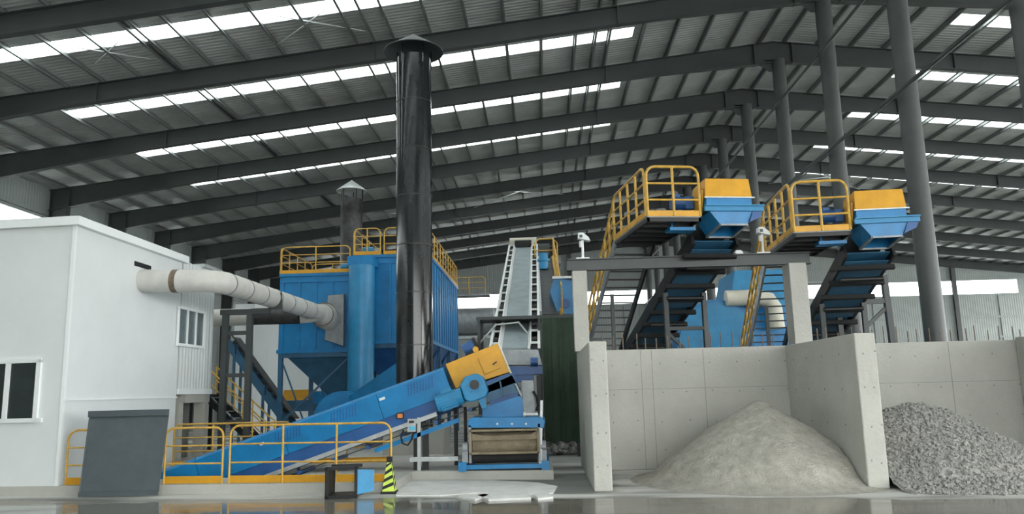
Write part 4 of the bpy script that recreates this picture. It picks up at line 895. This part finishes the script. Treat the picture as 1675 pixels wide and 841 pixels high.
# ================================================================ DISCHARGE CONVEYORS
HB = at(1155, 322, 18.3)
TS = .35
def build_discharge(org, lb):
    t = thing('discharge_conveyor', lb, 'conveyor', org, 'discharge conveyors over the bins')
    T = Matrix.Translation(org)
    def M_(): return MB(T)
    # hood
    hd = obj('hood', M_().hull([V((-.02,0,0)), V((1.15,0,0)), V((1.15,1.1,-.25)), V((-.02,1.1,-.25))], [V((.02,.06,.47)), V((1.12,.06,.47)), V((1.12,.9,.42)), V((.02,.9,.42))]), YEL, t, bev=.01)
    obj('hood_side_plate', M_().prism([(-.06,.15,-.1), (-.06,.1,.2), (-.06,.5,.38), (-.06,.9,.1), (-.06,.8,-.35), (-.06,.3,-.4)], (.035,0,0)), YEL, hd)
    obj('hood_flange', M_().box((-.05,-.04,-.03), (1.2,.02,.0)), GALV, hd)
    obj('head_box', M_().box((0,.0,-.22), (1.13,.9,-.03)), BLUE, t)
    obj('flange_beam', M_().box((-.08,-.1,-.36), (1.38,.0,-.22)), BLUE3, t); obj('flange_lip', M_().box((-.08,-.16,-.25), (1.38,-.1,-.22)), BLUE3, t)
    obj('flange_beam', M_().box((-.08,1.1,-.36), (1.38,1.2,-.22)), BLUE2, t)
    obj('side_wing', M_().prism([(1.12,-.05,-.36), (1.36,-.05,-.36), (1.3,-.05,-.5), (1.02,-.05,-.62)], (0,.9,0)), BLUE2, t)
    # open-bottomed funnel
    w = M_(); a = [V((.06,-.02,-.36)), V((1.14,-.02,-.36)), V((1.14,1.0,-.36)), V((.06,1.0,-.36))]; b2 = [V((.32,.02,-.68)), V((.98,.02,-.68)), V((.98,.95,-.80)), V((.32,.95,-.80))]
    for i in range(4):
        j = (i+1) % 4; inn = V((.61,.5,-.5))
        o4 = [a[i], a[j], b2[j], b2[i]]; i4 = [p+(V((inn.x, inn.y, p.z))-p).normalized()*.03 for p in o4]
        w.add(o4+i4, [(0,1,2,3),(7,6,5,4),(0,4,5,1),(2,6,7,3),(1,5,6,2),(3,7,4,0)])
    obj('discharge_funnel', w, BLUE, t)
    w = M_()
    for i in range(4): w.bar(b2[i], b2[(i+1) % 4], .06, .04)
    obj('funnel_rim', w, STEEL, t)
    # drive
    dm = obj('drive_motor', M_().tube([(-.62,.75,.02), (-.3,.75,.02)], .16, 20), BLUE2, t, smooth=True); obj('terminal_box', M_().box((-.55,.68,.15), (-.4,.82,.24)), BLUE2, dm)
    obj('gearbox', M_().box((-.3,.6,-.15), (-.08,.9,.17)), BLUE2, t, bev=.02)
    obj('motor_mount', M_().box((-.75,.55,-.7), (-.1,.95,-.62)).box((-.7,.6,-.62),(-.66,.9,-.45)), BLUE, t)
    # frame, sloping down and away
    L = 10.5; th_ = math.atan(TS); D = V((0, math.cos(th_), -math.sin(th_))); U_ = V((0, math.sin(th_), math.cos(th_)))
    F = T @ Matrix.Translation((0, .3, -.35)) @ Matrix(((1,0,0),(0,D.y,U_.y),(0,D.z,U_.z))).to_4x4()
    for x in (-.03, 1.12): obj('side_channel', MB(F).box((x, .9, -.34), (x+.07, L, .02)), BLACK, t)
    obj('belt', MB(F).box((.1, 0, .1), (1.06, L, .14)), BELTD, t)
    obj('bottom_pan', MB(F).box((.06, 1.0, -.2), (1.10, L, -.17)), NAVY, t); obj('bottom_pan_panel', MB(F).box((.05, 1.2, -.33), (1.11, 4.6, -.31)), NAVY, t)  # blue pans; the darker navy puts the underside shade into the colour
    for i in range(11):
        y = 1.4+i*.85; obj('cross_beam', MB(F).box((-.12, y-.05, -.46), (1.28, y+.05, -.34)), BLACK, t)
    for i in range(5):
        y = 1.8+i*1.8; obj('belt_roller', MB(F).tube([(.05, y, -.52), (1.1, y, -.52)], .06, 10), BLACK, t, smooth=True)
    # platform
    px0_, px1_, pf = -1.45, -.12, -.44
    obj('platform_deck', M_().box((px0_, .1, pf-.04), (px1_, 3.2, pf)), STEEL, t)
    w = M_(); w.box((px0_, .1, pf-.14), (px0_+.06, 3.2, pf-.04)); w.box((px1_-.06, .1, pf-.14), (px1_, 3.2, pf-.04))
    for i in range(6): w.box((px0_, .1+i*.6, pf-.14), (px1_, .16+i*.6, pf-.04))
    obj('platform_joists', w, BLACK, t)
    def lrail(nm, a, c, n, rad=.22, kick=.14, H=1.22, mids=(.33, .66), ends=True):
        aa, cc = V(a)+V(org), V(c)+V(org)
        par = obj(nm, MB().bar(aa+V((0,0,kick/2)), cc+V((0,0,kick/2)), .015, kick), YEL, t)
        railing(t, aa, cc, H=H, n=n, mids=mids, kick=0, rad=rad, nested=par, r=.033, ends=ends)
    lrail('front_railing', (px0_+.02, .08, pf-.02), (px1_-.02, .08, pf-.02), 3)
    lrail('side_railing', (px0_, .2, pf), (px0_, 3.2, pf), 5)
    # walkway with treads
    ws = V((0, 3.2, pf)); WL = 4.6; we = V((0, 3.2+WL, pf-WL*.68))
    for x in (px0_, px1_-.25): obj('walkway_stringer', M_().bar(V((x, ws.y, ws.z-.08)), V((x, we.y, we.z-.08)), .06, .22), STEEL if x == px0_ else BLACK, t)
    for i in range(16):
        f = (i+.5)/16; y = ws.y+WL*f; z = ws.z+(we.z-ws.z)*f; obj('tread', M_().box((px0_+.03, y-.07, z-.05), (px1_-.28, y+.07, z-.02)), BLACK, t)
    lrail('walkway_railing', (px0_, ws.y+.02, ws.z), (px0_, we.y, we.z), 9, kick=.08, H=1.05, ends=False)
    # trestle legs
    for y, zz in ((3.6, None), (7.6, None)):
        zc = -.35-(y-.3)*TS-.36
        for x in (.02, 1.14): obj('trestle_leg', M_().bar(V((x, y, zc)), V((x, y, -org.z)), .13), BEAM if x < 1 else COLM, t)
        obj('trestle_leg', M_().bar(V((px0_+.1, y+.6, zc+.05)), V((px0_+.1, y+.6, -org.z)), .09), BEAM, t)
        obj('trestle_beam', M_().bar(V((.02, y, zc-1.0)), V((1.14, y, zc-1.0)), .1), BEAM, t)
        obj('trestle_brace', M_().bar(V((.02, y, zc-1.1)), V((1.1, y, zc-2.2)), .08), BEAM, t)
    return t
c1 = build_discharge(HB, 'left discharge conveyor with yellow hood, caged platform and stair, above the sand pile')
c2 = copy_tree(c1); c2['label'] = 'right discharge conveyor with yellow hood, caged platform and stair, beside the thick round column'
c1.rotation_euler.z = math.radians(9)
c2.location = at(1400, 343, 18.3); c2.rotation_euler.z = math.radians(-4)
# small bolts / brackets between beam and conveyors
for x, lb in ((xat(1132, 20), 'small white bearing bracket on the steel beam under the left discharge conveyor'), (xat(1216, 20), 'small white bearing bracket on the beam, right of the other one')):
    obj('bearing_bracket', MB().prism([(x-.12, 19.95, BZ1), (x+.12, 19.95, BZ1), (x+.06, 19.95, BZ1+.1), (x-.06, 19.95, BZ1+.1)], (0,.16,0)), TRIMW, label=lb, cat='bracket')
# ================================================================ BLUE DRUM AND BOX BEHIND THE BINS
t = thing('blue_drum', 'big blue horizontal drum behind the back wall, under the left discharge conveyor', 'machine', (6, 30, 0))
dc = at(1172, 555, 29.5); 
obj('drum_shell', MB().tube([(dc.x, 29.5, dc.z), (dc.x, 33, dc.z)], 1.5, 40), BLUE, t, smooth=True)
obj('drum_ring', MB().tube([(dc.x+.05, 29.45, dc.z-.05), (dc.x+.05, 29.6, dc.z-.05)], 1.42, 40), BLUE3, t, smooth=True)
obj('saddle', MB().box((dc.x-1.2, 30, 0), (dc.x+1.2, 32.5, dc.z-.9)), NAVY, t)
t = thing('blue_casing', 'tall blue casing with a cream pipe elbow, seen between the two discharge conveyors', 'machine', (8, 31, 0))
xa_, xb_ = xat(1196, 30), xat(1296, 30); zt_ = at(1240, 441, 30).z
obj('casing', MB().box((xa_, 30, 0), (xb_, 33, at(1240, 500, 30).z)), BLUE, t)
obj('casing_top', MB().hull([V((xa_, 30, at(1240, 500, 30).z)), V((xb_, 30, at(1240, 500, 30).z)), V((xb_, 33, at(1240, 500, 30).z)), V((xa_, 33, at(1240, 500, 30).z))], [V((xa_+.3, 30.1, zt_)), V((xb_-.1, 30.1, zt_)), V((xb_-.1, 32.8, zt_)), V((xa_+.3, 32.8, zt_))]), BLUE3, t)
zc = at(1230, 487, 29.4).z
obj('pipe_elbow', MB().tube([(xat(1190, 29.4), 29.4, zc), (xat(1245, 29.4), 29.4, zc), (xat(1258, 29.4), 29.4, zc-.1), (xat(1266, 29.4), 29.4, zc-.4), (xat(1268, 29.4), 29.4, zc-1.2)], .30, 24), CREAM, t, smooth=True)
obj('pipe_bracket', MB().box((xat(1238, 29.4), 29.4, zc-.1), (xat(1244, 29.4), 30.0, zc+.1)), RUST, t)
# trestle at the right, behind the wall
t = thing('side_trestle', 'grey steel trestle post with a knee brace right of the right discharge conveyor', 'steel frame', (11, 24, 0))
TY = 23.0
obj('post', MB().bar((xat(1453, TY), TY, 0), (xat(1446, TY), TY, at(1446, 450, TY).z), .16), COLM, t)
obj('beam', MB().bar((xat(1370, TY), TY, at(1400, 496, TY).z), (xat(1446, TY), TY, at(1446, 492, TY).z), .12, .14), COLM, t)
obj('brace', MB().bar((xat(1410, TY), TY, at(1410, 535, TY).z), (xat(1443, TY), TY, at(1443, 505, TY).z), .1), COLM, t)
obj('post', MB().bar((xat(1369, TY), TY, 0), (xat(1369, TY), TY, at(1369, 462, TY).z), .14), COLM, t)
obj('head_tube', MB().tube([(xat(1322, TY), TY, at(1320, 463, TY).z), (xat(1370, TY), TY, at(1370, 462, TY).z)], .04, 8), GALV, t, smooth=True)
obj('head_tube', MB().tube([(xat(1366, TY), TY, at(1366, 455, TY).z), (xat(1448, TY), TY, at(1448, 450, TY).z)], .045, 8), GALV, t, smooth=True)
